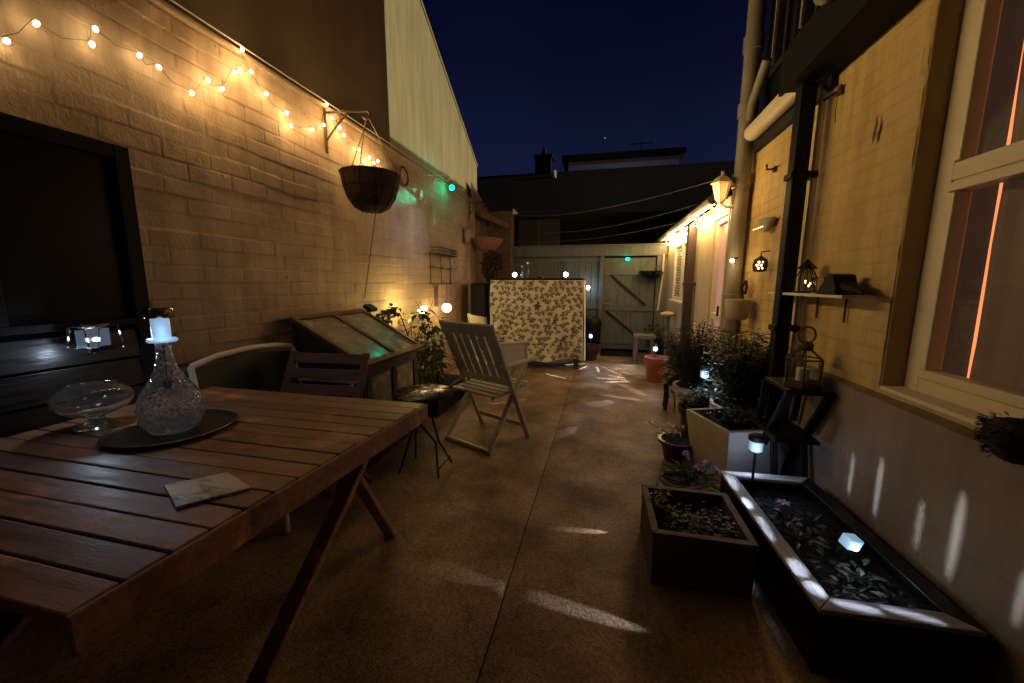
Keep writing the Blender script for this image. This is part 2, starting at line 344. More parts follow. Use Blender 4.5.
sun = lamp('street_glow', 'SUN', (8,5,5), 1.5, (1.0,.83,.50)); sun.data.angle = R_(.5)
SE = math.tan(R_(10)); aim(sun, (-1, -.03, -SE))

# ------------------------------------------------------------------ noise + relief walls
def vnoise(u, v, s, seed):
    g = np.random.default_rng(seed).random((257,257))
    a = u/s; b = v/s; i = np.floor(a).astype(int); j = np.floor(b).astype(int); fa = a-i; fb = b-j
    fa = fa*fa*(3-2*fa); fb = fb*fb*(3-2*fb)
    G = lambda p, q: g[p % 257, q % 257]
    return (G(i,j)*(1-fa)+G(i+1,j)*fa)*(1-fb)+(G(i,j+1)*(1-fa)+G(i+1,j+1)*fa)*fb - .5
def relief(u, v, course, blen, mort, depth, jit, seed, warp=.010, lump=.004, ledge=0.):
    v2 = v + vnoise(u, v, .35, seed)*warp*2 + vnoise(u, v, .07, seed+1)*warp*.6
    u2 = u + vnoise(u, v, .25, seed+2)*warp*2
    row = np.floor(v2/course).astype(int)
    rr = np.random.default_rng(seed+3); off = rr.random(200); 
    uu = u2/blen + np.where(row % 2 == 0, 0, .5) + off[row % 200]*.18
    br = np.floor(uu).astype(int)
    fu = (uu-br)*blen; fv = v2-row*course
    d = np.minimum(np.minimum(fu, blen-fu)*1.0, np.minimum(fv, course-fv))
    t = np.clip(d/mort, 0, 1); t = t*t*(3-2*t)
    soft = np.clip(.75+vnoise(u, v, .4, seed+5)*1.6, .30, 1)
    h = -depth*(1-t)*soft
    tb = rr.random((200,400)); h += (tb[row % 200, br % 400]-.5)*jit*(.3+.7*t)
    tt = rr.random((200,400)); h += (tt[row % 200, br % 400]-.5)*jit*.7*(fv/course-.5)
    h += ledge*vnoise(u2+row*7.31, row*1.7+0*v, .55, seed+9)*(.25+.75*t)
    h += vnoise(u, v, .9, seed+6)*lump*3 + vnoise(u, v, .12, seed+7)*lump + vnoise(u, v, .035, seed+8)*lump*.55
    return h, t
def relief_wall(name, m, parent, u0, u1, z0, z1, res, X, sign, args, hole=None, ztop=None, extra=None):
    nu = int((u1-u0)/res)+1; nv = int((z1-z0)/res)+1
    U, V = np.meshgrid(np.linspace(u0,u1,nu), np.linspace(z0,z1,nv), indexing='ij')
    h, T_ = relief(U+20, V+5, *args)
    if extra is not None: h = extra(U, V, h)
    if ztop is not None:
        T = ztop(U); V = z0+(V-z0)*(T-z0)/(z1-z0)
    P = np.stack([X+sign*h, U, V], -1).reshape(-1,3)
    ii, jj = np.meshgrid(np.arange(nu-1), np.arange(nv-1), indexing='ij'); a = ii*nv+jj
    q = np.stack([a, a+nv, a+nv+1, a+1], -1) if sign > 0 else np.stack([a, a+1, a+nv+1, a+nv], -1)
    q = q.reshape(-1,4)
    if hole:
        cu = (U[:-1,:-1]+U[1:,1:]).reshape(-1)/2; cv = (V[:-1,:-1]+V[1:,1:]).reshape(-1)/2
        q = q[~((cu > hole[0]) & (cu < hole[1]) & (cv > hole[2]) & (cv < hole[3]))]
    me = bpy.data.meshes.new(name); me.vertices.add(len(P)); me.vertices.foreach_set('co', P.ravel())
    me.loops.add(q.size); me.loops.foreach_set('vertex_index', q.ravel().astype(np.int32))
    me.polygons.add(len(q)); me.polygons.foreach_set('loop_start', np.arange(0, q.size, 4, dtype=np.int32))
    me.update(calc_edges=True); me.shade_smooth(); me.materials.append(m)
    at = me.attributes.new('joint', 'FLOAT', 'POINT'); at.data.foreach_set('value', T_.ravel().astype(np.float32))
    o = bpy.data.objects.new(name, me); col.objects.link(o)
    if parent is not None: o.parent = parent
    return o

XL, XR, XE = -2.2, 1.25, 1.12

# ------------------------------------------------------------------ ground
gm = mat('aggregate_concrete', (.42,.30,.19), (.15,.105,.068), rough=.75, scale=1.9, bump=.9, bscale=120, c3=(.27,.19,.122), rough2=.40, dist=.0035, detail=9)
nt = gm.node_tree; b = nt.nodes['Principled BSDF']
base = b.inputs['Base Color'].links[0].from_socket
tcn = nd(nt, 'ShaderNodeTexCoord'); vo = nd(nt, 'ShaderNodeTexVoronoi'); vo.inputs['Scale'].default_value = 110
nt.links.new(tcn.outputs['Object'], vo.inputs['Vector'])
rp2 = nd(nt, 'ShaderNodeValToRGB'); rp2.color_ramp.elements[0].color = (.55,.55,.55,1); rp2.color_ramp.elements[1].color = (1.4,1.36,1.3,1); rp2.color_ramp.elements[1].position = .8
nt.links.new(vo.outputs['Color'], rp2.inputs[0])
mx = nd(nt, 'ShaderNodeMixRGB', blend_type='MULTIPLY'); mx.inputs[0].default_value = 1
nt.links.new(base, mx.inputs[1]); nt.links.new(rp2.outputs[0], mx.inputs[2]); nt.links.new(mx.outputs[0], b.inputs['Base Color'])
dn = nd(nt,'ShaderNodeTexNoise'); dn.inputs['Scale'].default_value = 2.5; dn.inputs['Detail'].default_value = 6; nt.links.new(tcn.outputs['Object'], dn.inputs[0])
av = nd(nt,'ShaderNodeMixRGB',blend_type='ADD'); av.inputs[0].default_value = .45; nt.links.new(tcn.outputs['Object'], av.inputs[1]); nt.links.new(dn.outputs['Color'], av.inputs[2])
ve = nd(nt,'ShaderNodeTexVoronoi',feature='DISTANCE_TO_EDGE'); ve.inputs['Scale'].default_value = .75; nt.links.new(av.outputs[0], ve.inputs['Vector'])
cr = nd(nt,'ShaderNodeMapRange'); cr.inputs[1].default_value = 0; cr.inputs[2].default_value = .006; cr.inputs[3].default_value = .62; cr.inputs[4].default_value = 1; nt.links.new(ve.outputs['Distance'], cr.inputs[0])
st_ = nd(nt,'ShaderNodeMapRange'); st_.inputs[1].default_value = .38; st_.inputs[2].default_value = .62; st_.inputs[3].default_value = .55; st_.inputs[4].default_value = 1.15; nt.links.new(dn.outputs['Fac'], st_.inputs[0])
m4 = nd(nt,'ShaderNodeMath',operation='MULTIPLY'); nt.links.new(cr.outputs[0], m4.inputs[0]); nt.links.new(st_.outputs[0], m4.inputs[1])
mx5 = nd(nt,'ShaderNodeMixRGB',blend_type='MULTIPLY'); mx5.inputs[0].default_value = 1; nt.links.new(mx.outputs[0], mx5.inputs[1]); nt.links.new(m4.outputs[0], mx5.inputs[2]); nt.links.new(mx5.outputs[0], b.inputs['Base Color'])
def slab(x0, x1, y0, y1, seed):
    n = 60; mb = MB(); nx = int((x1-x0)/.07)+1; ny = int((y1-y0)/.07)+1
    U, V = np.meshgrid(np.linspace(x0,x1,nx), np.linspace(y0,y1,ny), indexing='ij')
    Zz = vnoise(U+30, V+30, .6, seed)*.010 + vnoise(U+30, V+30, .18, seed+1)*.004
    Zz[0,:] -= .012; Zz[-1,:] -= .012
    vs = np.stack([U,V,Zz],-1).reshape(-1,3).tolist()
    fs = [(i*ny+j,(i+1)*ny+j,(i+1)*ny+j+1,i*ny+j+1) for i in range(nx-1) for j in range(ny-1)]
    return mb.add(vs, fs)
g = slab(-2.25,-.361,-1.5,7.6,3); h = slab(-.357,1.35,-1.5,7.6,9); g.add(h.v, h.f)
struct(g.build('courtyard_paving', gm, smooth=True, angle=60))
struct(MB().add([(-150,-150,-.03),(150,-150,-.03),(150,150,-.03),(-150,150,-.03)], [(0,1,2,3)]).build('ground', M['soil']))

# ------------------------------------------------------------------ left boundary wall
bw = thing('boundary_wall', 'long whitewashed brick boundary wall on the left with fairy lights along its top', 'wall')
def topknock(U, V, h):
    # rougher, crumbling paint near the top course
    k = np.clip((V-2.0)/.6, 0, 1)
    return h + k*(vnoise(U+9, V+3, .10, 77)*.012 + vnoise(U+9, V+3, .3, 78)*.014)
relief_wall('brickwork', M['whitewash'], bw, -1.2, 6.15, 0, 2.655, .0066, XL, 1, (.090,.25,.0048,.0060,.0034,11,.007,.0026,.013), extra=topknock)
relief_wall('brickwork', M['farbrick'], bw, 6.42, 7.62, 0, 2.9, .016, XL-.02, 1, (.085,.26,.013,.008,.010,31), ztop=lambda u: 3.0-(u-6.42)*.29)
MB().span(XL-.22, XL+.022, -1.2, 6.42, 2.656, 2.69).build('coping', M['whitewash'], bw, bevel=.01)
MB().span(XL-.2, XL+.05, 6.15, 6.42, 0, 2.655).build('pilaster', M['whitewash'], bw, bevel=.012)
pr_ = MB().span(XL-.1, -1.74, 7.36, 7.62, 0, 2.66); 
tag(pr_.build('brick_pier', M['farbrick'], bevel=.015), 'brown brick end pier of the boundary wall beside the fence beam', 'pier')
bb = thing('wall_beam', 'dark timber beam fixed along the far end of the left wall above the tan hanging basket', 'beam', (0,0,0))
MB().beam((-2.08,6.45,2.47),(-1.80,7.36,2.36),.06,.10).build('beam', M['brownwood'], bb, bevel=.006)
MB().beam((-2.16,6.9,2.15),(-1.98,6.9,2.38),.04,.04).build('strut', M['brownwood'], bb, bevel=.004)

# ------------------------------------------------------------------ neighbour gable
nb = thing('neighbouring_house', 'tall cream rendered gable of the neighbouring house above the boundary wall', 'house')
poly = [(-6,-.0),(7.0,0),(7.0,3.38),(4.85,4.70),(2.4,6.2),(-6,6.2)]
MB().prism(poly, -8, -2.30).build('wall', M['gable'], nb)
M['gablebrown'] = mat('brown_gable_render', (.20,.15,.085), (.13,.095,.055), rough=.85, scale=2.5, bump=.3, bscale=35, stretch=(1,1.5,.35))  # darker copy of the gable colour, cast shade painted in
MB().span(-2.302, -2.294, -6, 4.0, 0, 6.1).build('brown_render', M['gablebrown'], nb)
vm = MB()
for a, b_ in (((7.04,3.40),(4.85,4.75)), ((4.85,4.75),(2.4,6.25))):
    vm.beam((-2.32,a[0],a[1]),(-2.32,b_[0],b_[1]), .05, .035)
vm.build('verge', M['gable'], nb)

# ------------------------------------------------------------------ dark store at left
st = thing('timber_store', 'tall black timber store with glazed door and horizontal boards at the left edge', 'store', (0,0,0))
fx = -2.125
mb = MB()
for k in range(8):
    z0 = .02+k*.134
    mb.box((fx-.008, .42, z0+.062), (.02, 1.86, .126), (0, R_(-4), 0))
mb.build('cladding', M['blackwood'], st, bevel=.004)
fr = MB()
fr.span(fx-.06, fx+.012, 1.345, 1.405, 0, 1.90); fr.span(fx-.06, fx+.012, -.5, 1.345, 1.84, 1.90); fr.span(fx-.06, fx+.010, -.5, 1.345, 1.105, 1.138)
fr.span(fx-.06, fx+.010, .90, .945, 1.138, 1.84)
fr.build('frame', M['pitch'], st, bevel=.004)
pg = MB(); pg.span(fx-.03, fx-.024, .945, 1.345, 1.138, 1.84); pg.span(fx-.03, fx-.024, -.5, .90, 1.138, 1.84)
pg.build('pane', M['darkpane'], st)
MB().span(fx-.075, fx-.062, -.5, 1.40, 0, 1.90).build('back_panel', M['black'], st)

gb_ = thing('glass_block_light', 'small clear glass block light with copper edges glowing on the black store boards', 'light', (-2.10,1.165,1.065), 0)  # made-up blocks imitate the decanter stopper's reflection
for (dy, dz, a, sz) in ((.03,-.005,6,.105),(-.045,.008,-8,.085)):
    MB().box((.012 if dy > 0 else .03, dy, dz), (.022,sz*1.15,sz), (R_(a),0,0)).build('block', M['glass'], gb_, bevel=.004)
    MB().box((.012 if dy > 0 else .03, dy-.01*a/6, dz+sz*.5+.007), (.026,sz*.6,.012), (R_(a),0,0)).build('edge_cap', M['copper'], gb_, bevel=.002)
MB().ball((.008,.0,-.005), .010, 8, sq=(.5,1.6,1)).build('led', M['cool'], gb_)
MB().box((-.004,.0,0), (.006,.11,.075)).build('back_plate', M['blockglow'], gb_)
lamp('block_lamp', 'POINT', (-2.02,1.08,1.02), .9, COOL, .01)  # added lamp without a fixture, brightens the store boards
# ------------------------------------------------------------------ right main wall and upper storey
mr_ = thing('cottage_wall', 'yellow painted cottage wall with a recessed window on the right', 'wall')
WH = (-.4, 2.05, .835, 2.42)
relief_wall('brickwork', M['yellowwash'], mr_, -1.2, 4.06, .80, 2.56, .0085, XR, -1, (.078,.235,.007,.0050,.0045,51,.005,.003), hole=WH)
def crack(U, V, h):
    d = np.abs(V-(.62+vnoise(U+3, V*0+2, .3, 5)*.012)); return h - .006*np.clip(1-d/.008, 0, 1)
relief_wall('plinth', M['plinth'], mr_, -1.2, 4.06, 0, .79, .0115, XR-.03, -1, (.9,5.,.01,.001,.001,61,.004,.003), extra=crack)
MB().add([(XR-.032,-1.2,.79),(XR-.032,4.06,.79),(XR+.01,4.06,.815),(XR+.01,-1.2,.815)], [(0,1,2,3)]).build('plinth_cap', M['plinth'], mr_)
rv = MB()
rv.span(XR+.004, XR+.24, WH[1]-.006, WH[1]+.05, .80, 2.46); rv.span(XR+.004, XR+.24, -.45, WH[1]-.006, .75, .829); rv.span(XR+.004, XR+.24, -.45, WH[1]-.006, WH[3]-.004, 2.48)
rv.build('reveal', M['yellowwash'], mr_, bevel=.006)
wn = thing('casement_window', 'cream framed cottage window with drawn dusky curtains and a glowing gap', 'window', (0,0,0))
xa, xb = XR+.085, XR+.15
y0, y1, z0, z1 = -.3, 2.04, .832, 2.415
fm = MB()
fm.span(xa, xb, y1-.075, y1, z0, z1); fm.span(xa, xb, y0, y1-.075, z0, z0+.07); fm.span(xa, xb, y0, y1-.075, z1-.07, z1); fm.span(xa, xb, .72, .80, z0+.07, z1-.07)
fm.span(xa-.004, xb, .80, y1-.075, 1.665, 1.70); fm.span(xa, xb, .80, y1-.075, 1.708, 1.775); fm.span(xa+.006, xb, .80, y1-.075, 1.70, 1.708)
fm.build('frame', M['upvc'], wn, bevel=.008)
sm = MB(); sm.span(xa-.012, xa+.05, .805, y1-.082, z0+.072, z0+.112); sm.span(xa-.010, xa+.05, y1-.115, y1-.078, z0+.112, 1.66); sm.span(xa-.006, xa+.05, y1-.105, y1-.078, 1.78, z1-.072)
sm.build('sash', M['upvc'], wn, bevel=.006)
MB().span(XR-.012, xa-.002, y0, y1-.01, z0-.004, z0+.016).build('sill', M['upvc'], wn, bevel=.006)
pn = MB(); pn.add([(xa+.03,.80,.9),(xa+.03,y1-.09,.9),(xa+.03,y1-.09,1.68),(xa+.03,.80,1.68)],[(0,1,2,3)]); pn.add([(xa+.03,.80,1.76),(xa+.03,y1-.09,1.76),(xa+.03,y1-.09,2.36),(xa+.03,.80,2.36)],[(0,1,2,3)])
pn.build('pane', M['pane'], wn)
def curtain(ya, yb, seed):
    n = 70; mb = MB(); vs = []
    for i in range(n+1):
        y = ya+(yb-ya)*i/n
        for j in range(9):
            z = .88+(2.42-.88)*j/8
            xx = 1.445+.010*math.sin(y*42+seed)+.006*math.sin(y*77+seed*2+z*2)
            lean = .018*(z-1.4)+.004*math.sin(z*9+1)
            vs.append((xx, y+lean, z))
    fs = [(i*9+j,(i+1)*9+j,(i+1)*9+j+1,i*9+j+1) for i in range(n) for j in range(8)]
    return mb.add(vs, fs)
tag(curtain(1.912,2.25,1).build('curtain', M['curtain'], smooth=True), 'narrow dusky pink curtain at the far side of the cottage window', 'curtain')
tag(curtain(.3,1.888,2).build('curtain', M['curtain'], smooth=True), 'wide dusky pink curtain drawn across most of the cottage window', 'curtain')
MB().add([(1.475,1.86,.88),(1.475,1.93,.88),(1.475,1.955,2.42),(1.475,1.88,2.42)],[(0,1,2,3)]).build('interior_glow_strip', M['gap'], wn)
MB().span(1.6, 1.62, -.6, 2.6, .5, 2.5).build('room_back', M['curtain'], wn)
# upper storey, dark
up = thing('cottage_upper_storey', 'dark upper storey of the cottage overhanging the yellow wall', 'building')
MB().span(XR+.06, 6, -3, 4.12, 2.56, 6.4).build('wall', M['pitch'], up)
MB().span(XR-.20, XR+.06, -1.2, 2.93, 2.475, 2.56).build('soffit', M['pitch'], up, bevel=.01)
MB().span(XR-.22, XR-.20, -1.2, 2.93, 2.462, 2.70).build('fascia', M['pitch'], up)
for k, yy in enumerate((3.15, 3.62)):
    fr = MB(); fr.span(XR+.03, XR+.07, yy, yy+.34, 3.0, 4.3); o = fr.build('window', M['pipe'] if k == 9 else M['soot'], up, bevel=.006)
    MB().span(XR+.024, XR+.029, yy+.04, yy+.30, 3.05, 4.25).build('pane', M['darkpane'], o)
    MB().span(XR+.006, XR+.023, yy+.16, yy+.185, 3.05, 4.25).build('glazing_bar', M['pipe'], o)
aw = thing('rolled_awning', 'pale brown rolled awning cassette under the black eaves', 'awning')
MB().tube([(.985,-.6,2.72),(.985,2.28,2.70)], .055, 14).build('roller', M['pipe'], aw, smooth=True)
MB().ball((.985,2.33,2.68), .055, 12, sq=(1,1.5,1)).build('end_cap', M['pipe'], aw, smooth=True)
gt = thing('roof_gutter', 'cream rounded gutter length between the grey and black downpipes', 'gutter')
prof = [( .062*math.cos(t), .062*math.sin(t)) for t in np.linspace(PI*.85, 2.15*PI, 10)]
gm_ = MB(); vs = []
for y in (2.96, 3.80):
    for (a, b_) in prof: vs.append((1.165+a, y, 2.545+b_))
    for (a, b_) in reversed(prof): vs.append((1.165+a*.9, y, 2.545+b_*.9))
n = 20; gm_.add(vs, [(i,(i+1)%n,n+(i+1)%n,n+i) for i in range(n)]+[tuple(range(n-1,-1,-1)),tuple(range(n,2*n))])
gm_.build('trough', M['upvc'], gt, smooth=True)
MB().span(1.215, XR+.05, 2.72, 3.88, 2.41, 2.55).build('fascia', M['soot'], gt)
sp_ = MB().tube([(1.15,3.55,2.98),(1.13,3.74,2.75),(1.15,3.84,2.68)], .035, 12)
tag(sp_.build('overflow_pipe', M['pipe'], smooth=True), 'short sloping overflow pipe above the cream gutter', 'pipe')
# downpipes
def downpipe(name, label, x, y, r, z0, z1, m, collars, square=False):
    t = thing(name, label, 'pipe', (x,y,0))
    if square: MB().span(-r, r, -r, r, z0, z1).build('pipe', m, t, bevel=.008)
    else: MB().tube([(0,0,z0),(0,0,(z0+z1)/2),(0,0,z1)], r, 20).build('pipe', m, t, smooth=True)
    for zc in collars:
        if square: MB().span(-r-.012, r+.05, -r-.006, r+.012, zc-.018, zc+.018).build('collar', m, t, bevel=.004)
        else: MB().lathe([(r,zc-.06),(r+.012,zc-.055),(r+.014,zc+.055),(r,zc+.06)], 20).build('collar', m, t, smooth=True)
    return t
downpipe('soil_pipe', 'thick grey round soil pipe rising past the gutter at the wall corner', 1.165, 3.95, .066, 0, 6.0, M['pipe'], (1.15, 2.2, 2.78, 3.3))
downpipe('black_downpipe', 'black square downpipe running down the yellow wall beside the shelf', 1.13, 2.80, .042, 0, 2.46, M['black'], (.62, 1.02, 1.95), True)
downpipe('thin_white_pipe', 'thin pale pipe right beside the black downpipe', 1.215, 2.79, .018, .5, 2.42, M['upvc'], ())
downpipe('brown_downpipe', 'dark brown downpipe on the low extension between window and door', 1.045, 5.25, .05, 0, 2.02, M['darkwood'], (1.3,), True)

# ------------------------------------------------------------------ rear extension
ex = thing('rear_extension', 'low cream rear extension with lights strung under its eaves', 'building')
wm = MB()
for (a, b_, c_, d_) in ((4.06,4.10,0,2.1),(4.10,4.56,1.95,2.1),(4.56,5.52,0,2.1),(5.52,6.78,0,1.05),(5.52,6.78,1.92,2.1),(6.78,9.2,0,2.1)):
    wm.span(XE, XE+.25, a, b_, c_, d_)
wm.build('wall', M['extwall'], ex)
MB().prism([(.93,2.10),(3.0,3.80),(4.6,2.6),(4.6,2.5),(3.0,3.70),(.98,2.05)], 4.14, 9.3, 'y').build('roof', M['soot'], ex)
g2 = MB(); prof = [(.055*math.cos(t), .055*math.sin(t)) for t in np.linspace(PI, 2*PI, 9)]; vs = []
for y in (4.14, 9.2):
    for (a, b_) in prof: vs.append((.99+a, y, 2.10+b_))
    for (a, b_) in reversed(prof): vs.append((.99+a*.88, y, 2.10+b_*.88))
n = 18; g2.add(vs, [(i,(i+1)%n,n+(i+1)%n,n+i) for i in range(n)]); g2.build('gutter', M['upvc'], ex, smooth=True)
dr = MB(); dr.span(XE+.02, XE+.08, 4.10, 4.15, 0, 1.95); dr.span(XE+.02, XE+.08, 4.51, 4.56, 0, 1.95); dr.span(XE+.02, XE+.08, 4.15, 4.51, 1.90, 1.95); dr.span(XE+.02, XE+.08, 4.15, 4.51, 0, .25); dr.span(XE+.02, XE+.08, 4.15, 4.51, .93, 1.0)
d = dr.build('door', M['white'], ex, bevel=.006)
MB().add([(XE+.06,4.15,.25),(XE+.06,4.51,.25),(XE+.06,4.51,1.9),(XE+.06,4.15,1.9)],[(0,1,2,3)]).build('pane', M['pinkroom'], d)
MB().beam((XE,4.19,.98),(XE,4.19,1.08),.012,.02).build('handle', M['blackmetal'], d)
wf = MB(); wf.span(XE-.01, XE+.06, 5.52, 5.58, 1.05, 1.92); wf.span(XE-.01, XE+.06, 6.72, 6.78, 1.05, 1.92); wf.span(XE-.01, XE+.06, 5.58, 6.72, 1.05, 1.10); wf.span(XE-.01, XE+.06, 5.58, 6.72, 1.86, 1.92); wf.span(XE-.01, XE+.06, 6.12, 6.18, 1.10, 1.86)
wo = wf.build('window', M['white'], ex, bevel=.006)
sl = MB()
for k in range(19):
    sl.box((XE+.03, 5.85, 1.125+k*.04), (.03,.54,.006), (0,R_(35),0)); sl.box((XE+.03, 6.45, 1.125+k*.04), (.03,.54,.006), (0,R_(35),0))
sl.build('shutter', M['white'], wo)
MB().span(XE+.065, XE+.07, 5.56, 6.74, 1.08, 1.9).build('pane', M['darkpane'], wo)
MB().span(XE-.06, XE+.02, 5.5, 6.8, 1.015, 1.047).build('sill', M['white'], wo, bevel=.006)

# wall lantern on extension
ln = thing('coach_lantern', 'lit cream coach lantern on the extension corner beside the grey pipe', 'lantern', (1.0,3.93,2.02)); ln.scale = (.82,.82,.82)
MB().lathe([(.0,.0),(.035,.0),(.045,.02),(.05,.03)], 6).build('base', M['upvc'], ln)
MB().lathe([(.05,.03),(.088,.19)], 6).build('glazing', M['lit'], ln)
rib = MB()
for k in range(6):
    q = PI/3*k; rib.beam((.05*math.cos(q),.05*math.sin(q),.03),(.09*math.cos(q),.09*math.sin(q),.19),.009,.009)
rib.build('frame', M['upvc'], ln)
MB().lathe([(.11,.19),(.115,.20),(.075,.25),(.04,.275),(.018,.285),(.014,.30),(.02,.31),(.012,.33),(0,.335)], 6).build('roof', M['upvc'], ln)
MB().tube([(.0,.0,.0),(.06,0,-.05),(.12,0,-.05),(.16,0,.0)], .012, 8).build('arm', M['upvc'], ln, smooth=True)
lamp('lantern_lamp', 'POINT', (.90,3.86,2.08), 3.5, WARM, .05)

# ------------------------------------------------------------------ fairy lights
def bulb_mesh(r=.013):
    mb = MB().ball((0,0,0), r, 8, sq=(1,1,1.35)); return mb
def string(name, label, bulbs, wirepts, energy, off, r, colr=WARM, every=1, near=None):
    t = thing(name, label, 'string lights', (0,0,0))
    MB().tube(wirepts, .0013, 5).build('wire', M['wire'], t, smooth=True)
    proto = None
    for i, p in enumerate(bulbs):
        if proto is None: proto = o = bulb_mesh(r).build('bulb', M['bulb'], t, smooth=True)
        else:
            o = proto.copy(); col.objects.link(o); o.parent = t
        o.location = p; o.rotation_euler = (random.uniform(-.6,.6), random.uniform(-.6,.6), 0)
        if i % every == 0:
            lamp('bulb_light', 'POINT', Vector(p)+Vector(off), near if near and p[1] < 1.7 else energy, colr, .012)
    return t
LB = [(.75,2.20),(.92,2.25),(1.09,2.17),(1.18,2.28),(1.35,2.30),(1.37,2.37),(1.53,2.35),(1.61,2.34),(1.76,2.29),(1.86,2.40),(1.94,2.39),(2.03,2.52),(2.07,2.55),(2.15,2.58),(2.10,2.68),(2.25,2.50),(2.41,2.45),(2.44,2.38),(2.65,2.43),(2.78,2.51),(2.83,2.68),(2.88,2.60),(2.97,2.56),(3.02,2.52),(3.22,2.47),(3.30,2.40),(3.38,2.45),(3.44,2.42),(3.52,2.46),(3.60,2.40)]
bl = [(-2.155, y, z) for y, z in LB]
wp = []
for i, (y, z) in enumerate(LB):
    wp.append((-2.175, y, z+.018))
    if i < len(LB)-1:
        y2, z2 = LB[i+1]; wp.append((-2.178, (y+y2)/2, (z+z2)/2-.012+.018*random.random()))
string('fairy_lights', 'warm fairy lights strung along the top of the left brick wall', bl, wp, .58, (.075,0,-.016), .0092, near=.10)
wline = MB().tube([(-2.165,-1.2,2.70),(-2.165,2,2.703),(-2.165,6.1,2.70)], .005, 6)
tag(wline.build('top_cable', M['palewire'], smooth=True), 'pale straight cable running along the top edge of the left wall', 'cable')
rb = []; 
for i in range(46):
    y = 4.2+i*.073; rb.append((1.055+random.uniform(-.02,.02), y, 2.005+.05*math.sin(i*1.9)+random.uniform(-.015,.015)))
wp = [(p[0]+.008, p[1], p[2]+.015) for p in rb]
string('fairy_lights', 'dense warm fairy lights wound along the eaves of the right extension', rb, wp, 1.3, (-.02,0,-.015), .0085)

# small lights by grey pipe
t = thing('star_lantern', 'small pierced lantern with glowing star dots on the yellow wall', 'lantern', (1.17,3.36,1.44))
MB().lathe([(0,-.05),(.045,-.045),(.055,0),(.045,.045),(0,.075)], 10).build('body', M['rust'], t, smooth=True)
dm = MB()
for k in range(7):
    q = 2*PI*k/6; rr = 0 if k == 6 else .026
    dm.ball((-.030-.012*(k==6)+.004*math.cos(q), -.044+.006*abs(math.cos(q)), 0), .0,6) if False else dm.ball((rr*math.cos(q)*.95-.012, -.053+.010*(k!=6), rr*math.sin(q)), .0085, 6)
dm.build('light_dots', M['bulbdim'], t)
MB().tube([(0,0,.07),(0,0,.10),(.06,0,.11)], .005, 6).build('hook', M['rust'], t)
t = thing('wall_spotlight', 'tiny bare warm bulb fixed low on the grey soil pipe', 'light', (1.10,3.80,1.50))
MB().ball((0,0,0), .017, 8).build('bulb', M['bulb'], t, smooth=True)
MB().tube([(0,.0,.01),(.05,.03,.03)], .008, 6).build('holder', M['rust'], t)
lamp('spot_bulb_light', 'POINT', (1.07,3.74,1.50), .9, WARM, .02)
t = thing('half_moon_planter', 'half round wall planter on the yellow wall left of the black downpipe', 'planter', (1.2,3.42,1.76))
MB().lathe([(0,-.07),(.06,-.055),(.11,-.01),(.13,.03),(.12,.03),(.0,.0)], 16, M=Matrix.Diagonal((.4,1,1))).build('bowl', M['tanpot'], t, smooth=True)
dm = MB()
for k in range(6): dm.ball((-.05, -.09+k*.036, -.035), .0035, 6)
dm.build('light_dots', M['bulbdim'], t)
t = thing('wall_hook', 'small iron hook high on the yellow wall between the two downpipes', 'hook', (1.24,3.45,2.16))
MB().tube([(0,0,0),(-.06,-.01,.0),(-.07,-.03,.03)], .008, 6).build('arm', M['rust'], t); MB().box((-.005,0,0),(.012,.04,.04)).build('plate', M['rust'], t)
t = thing('ornament_face', 'dark curved metal wall ornament beside the grey soil pipe', 'ornament', (1.19,3.72,1.25))
MB().tube([(0,-.06,.02),(0,-.03,.07),(0,.03,.07),(0,.06,.02),(0,.03,-.04),(0,-.03,-.03)], .012, 8, close=True).build('ring', M['blackmetal'], t, smooth=True)
MB().tube([(0,.0,.06),(-.02,0,.0),(0,0,-.08)], .008, 6).build('stem', M['blackmetal'], t)
pp = MB().lathe([(0,0),(.07,0),(.085,.02),(.10,.16),(.095,.17),(.08,.16),(0,.15)], 20, (1.12,3.62,1.0))
tag(pp.build('wall_pot', M['tanpot'], smooth=True), 'pale tan pot fixed to the wall behind the dark shrub', 'pot')

# ------------------------------------------------------------------ wall shelf
sh = thing('wall_shelf', 'narrow pale shelf on the yellow wall right of the black downpipe', 'shelf', (0,0,0))
MB().span(1.10, 1.243, 2.13, 2.98, 1.232, 1.247).build('board', M['upvc'], sh, bevel=.003)
for y in (2.35, 2.62): MB().beam((1.235,y,1.10),(1.235,y,1.231),.008,.008).build('bracket', M['rust'], sh); 
t = thing('bird_cage', 'small dark wire birdcage lantern with a bead of lights on the shelf', 'lantern', (1.16,2.62,1.248))
MB().lathe([(0,0),(.055,0),(.055,.012),(0,.012)], 16).build('base', M['blackmetal'], t, smooth=True)
cg = MB()
for k in range(10):
    q = 2*PI*k/10; cg.tube([(.05*math.cos(q),.05*math.sin(q),.01),(.052*math.cos(q),.052*math.sin(q),.09),(.03*math.cos(q),.03*math.sin(q),.135),(0,0,.15)], .0028, 5)
cg.build('cage', M['blackmetal'], t)
MB().lathe([(.055,.14),(.03,.165),(.008,.19),(0,.20)], 8).build('cap', M['blackmetal'], t)
dm = MB(); 
for k in range(7): dm.ball((random.uniform(-.03,.03),random.uniform(-.05,.0),.03+.02*random.random()+.01*k/2), .004, 6)
dm.build('light_dots', M['bulbdim'], t)
tag(MB().lathe([(0,0),(.04,0),(.045,.06),(.04,.075),(0,.075)], 14, (1.15,2.82,1.248)).build('dark_jar', M['black'], smooth=True), 'squat black jar at the far end of the wall shelf', 'jar')
tag(MB().lathe([(0,0),(.032,0),(.034,.085),(.030,.09),(.028,.085),(.028,.006),(0,.006)], 16, (1.17,2.50,1.248)).build('clear_tumbler', M['glass'], smooth=True), 'small clear glass tumbler on the shelf between birdcage and dustpan', 'glass')
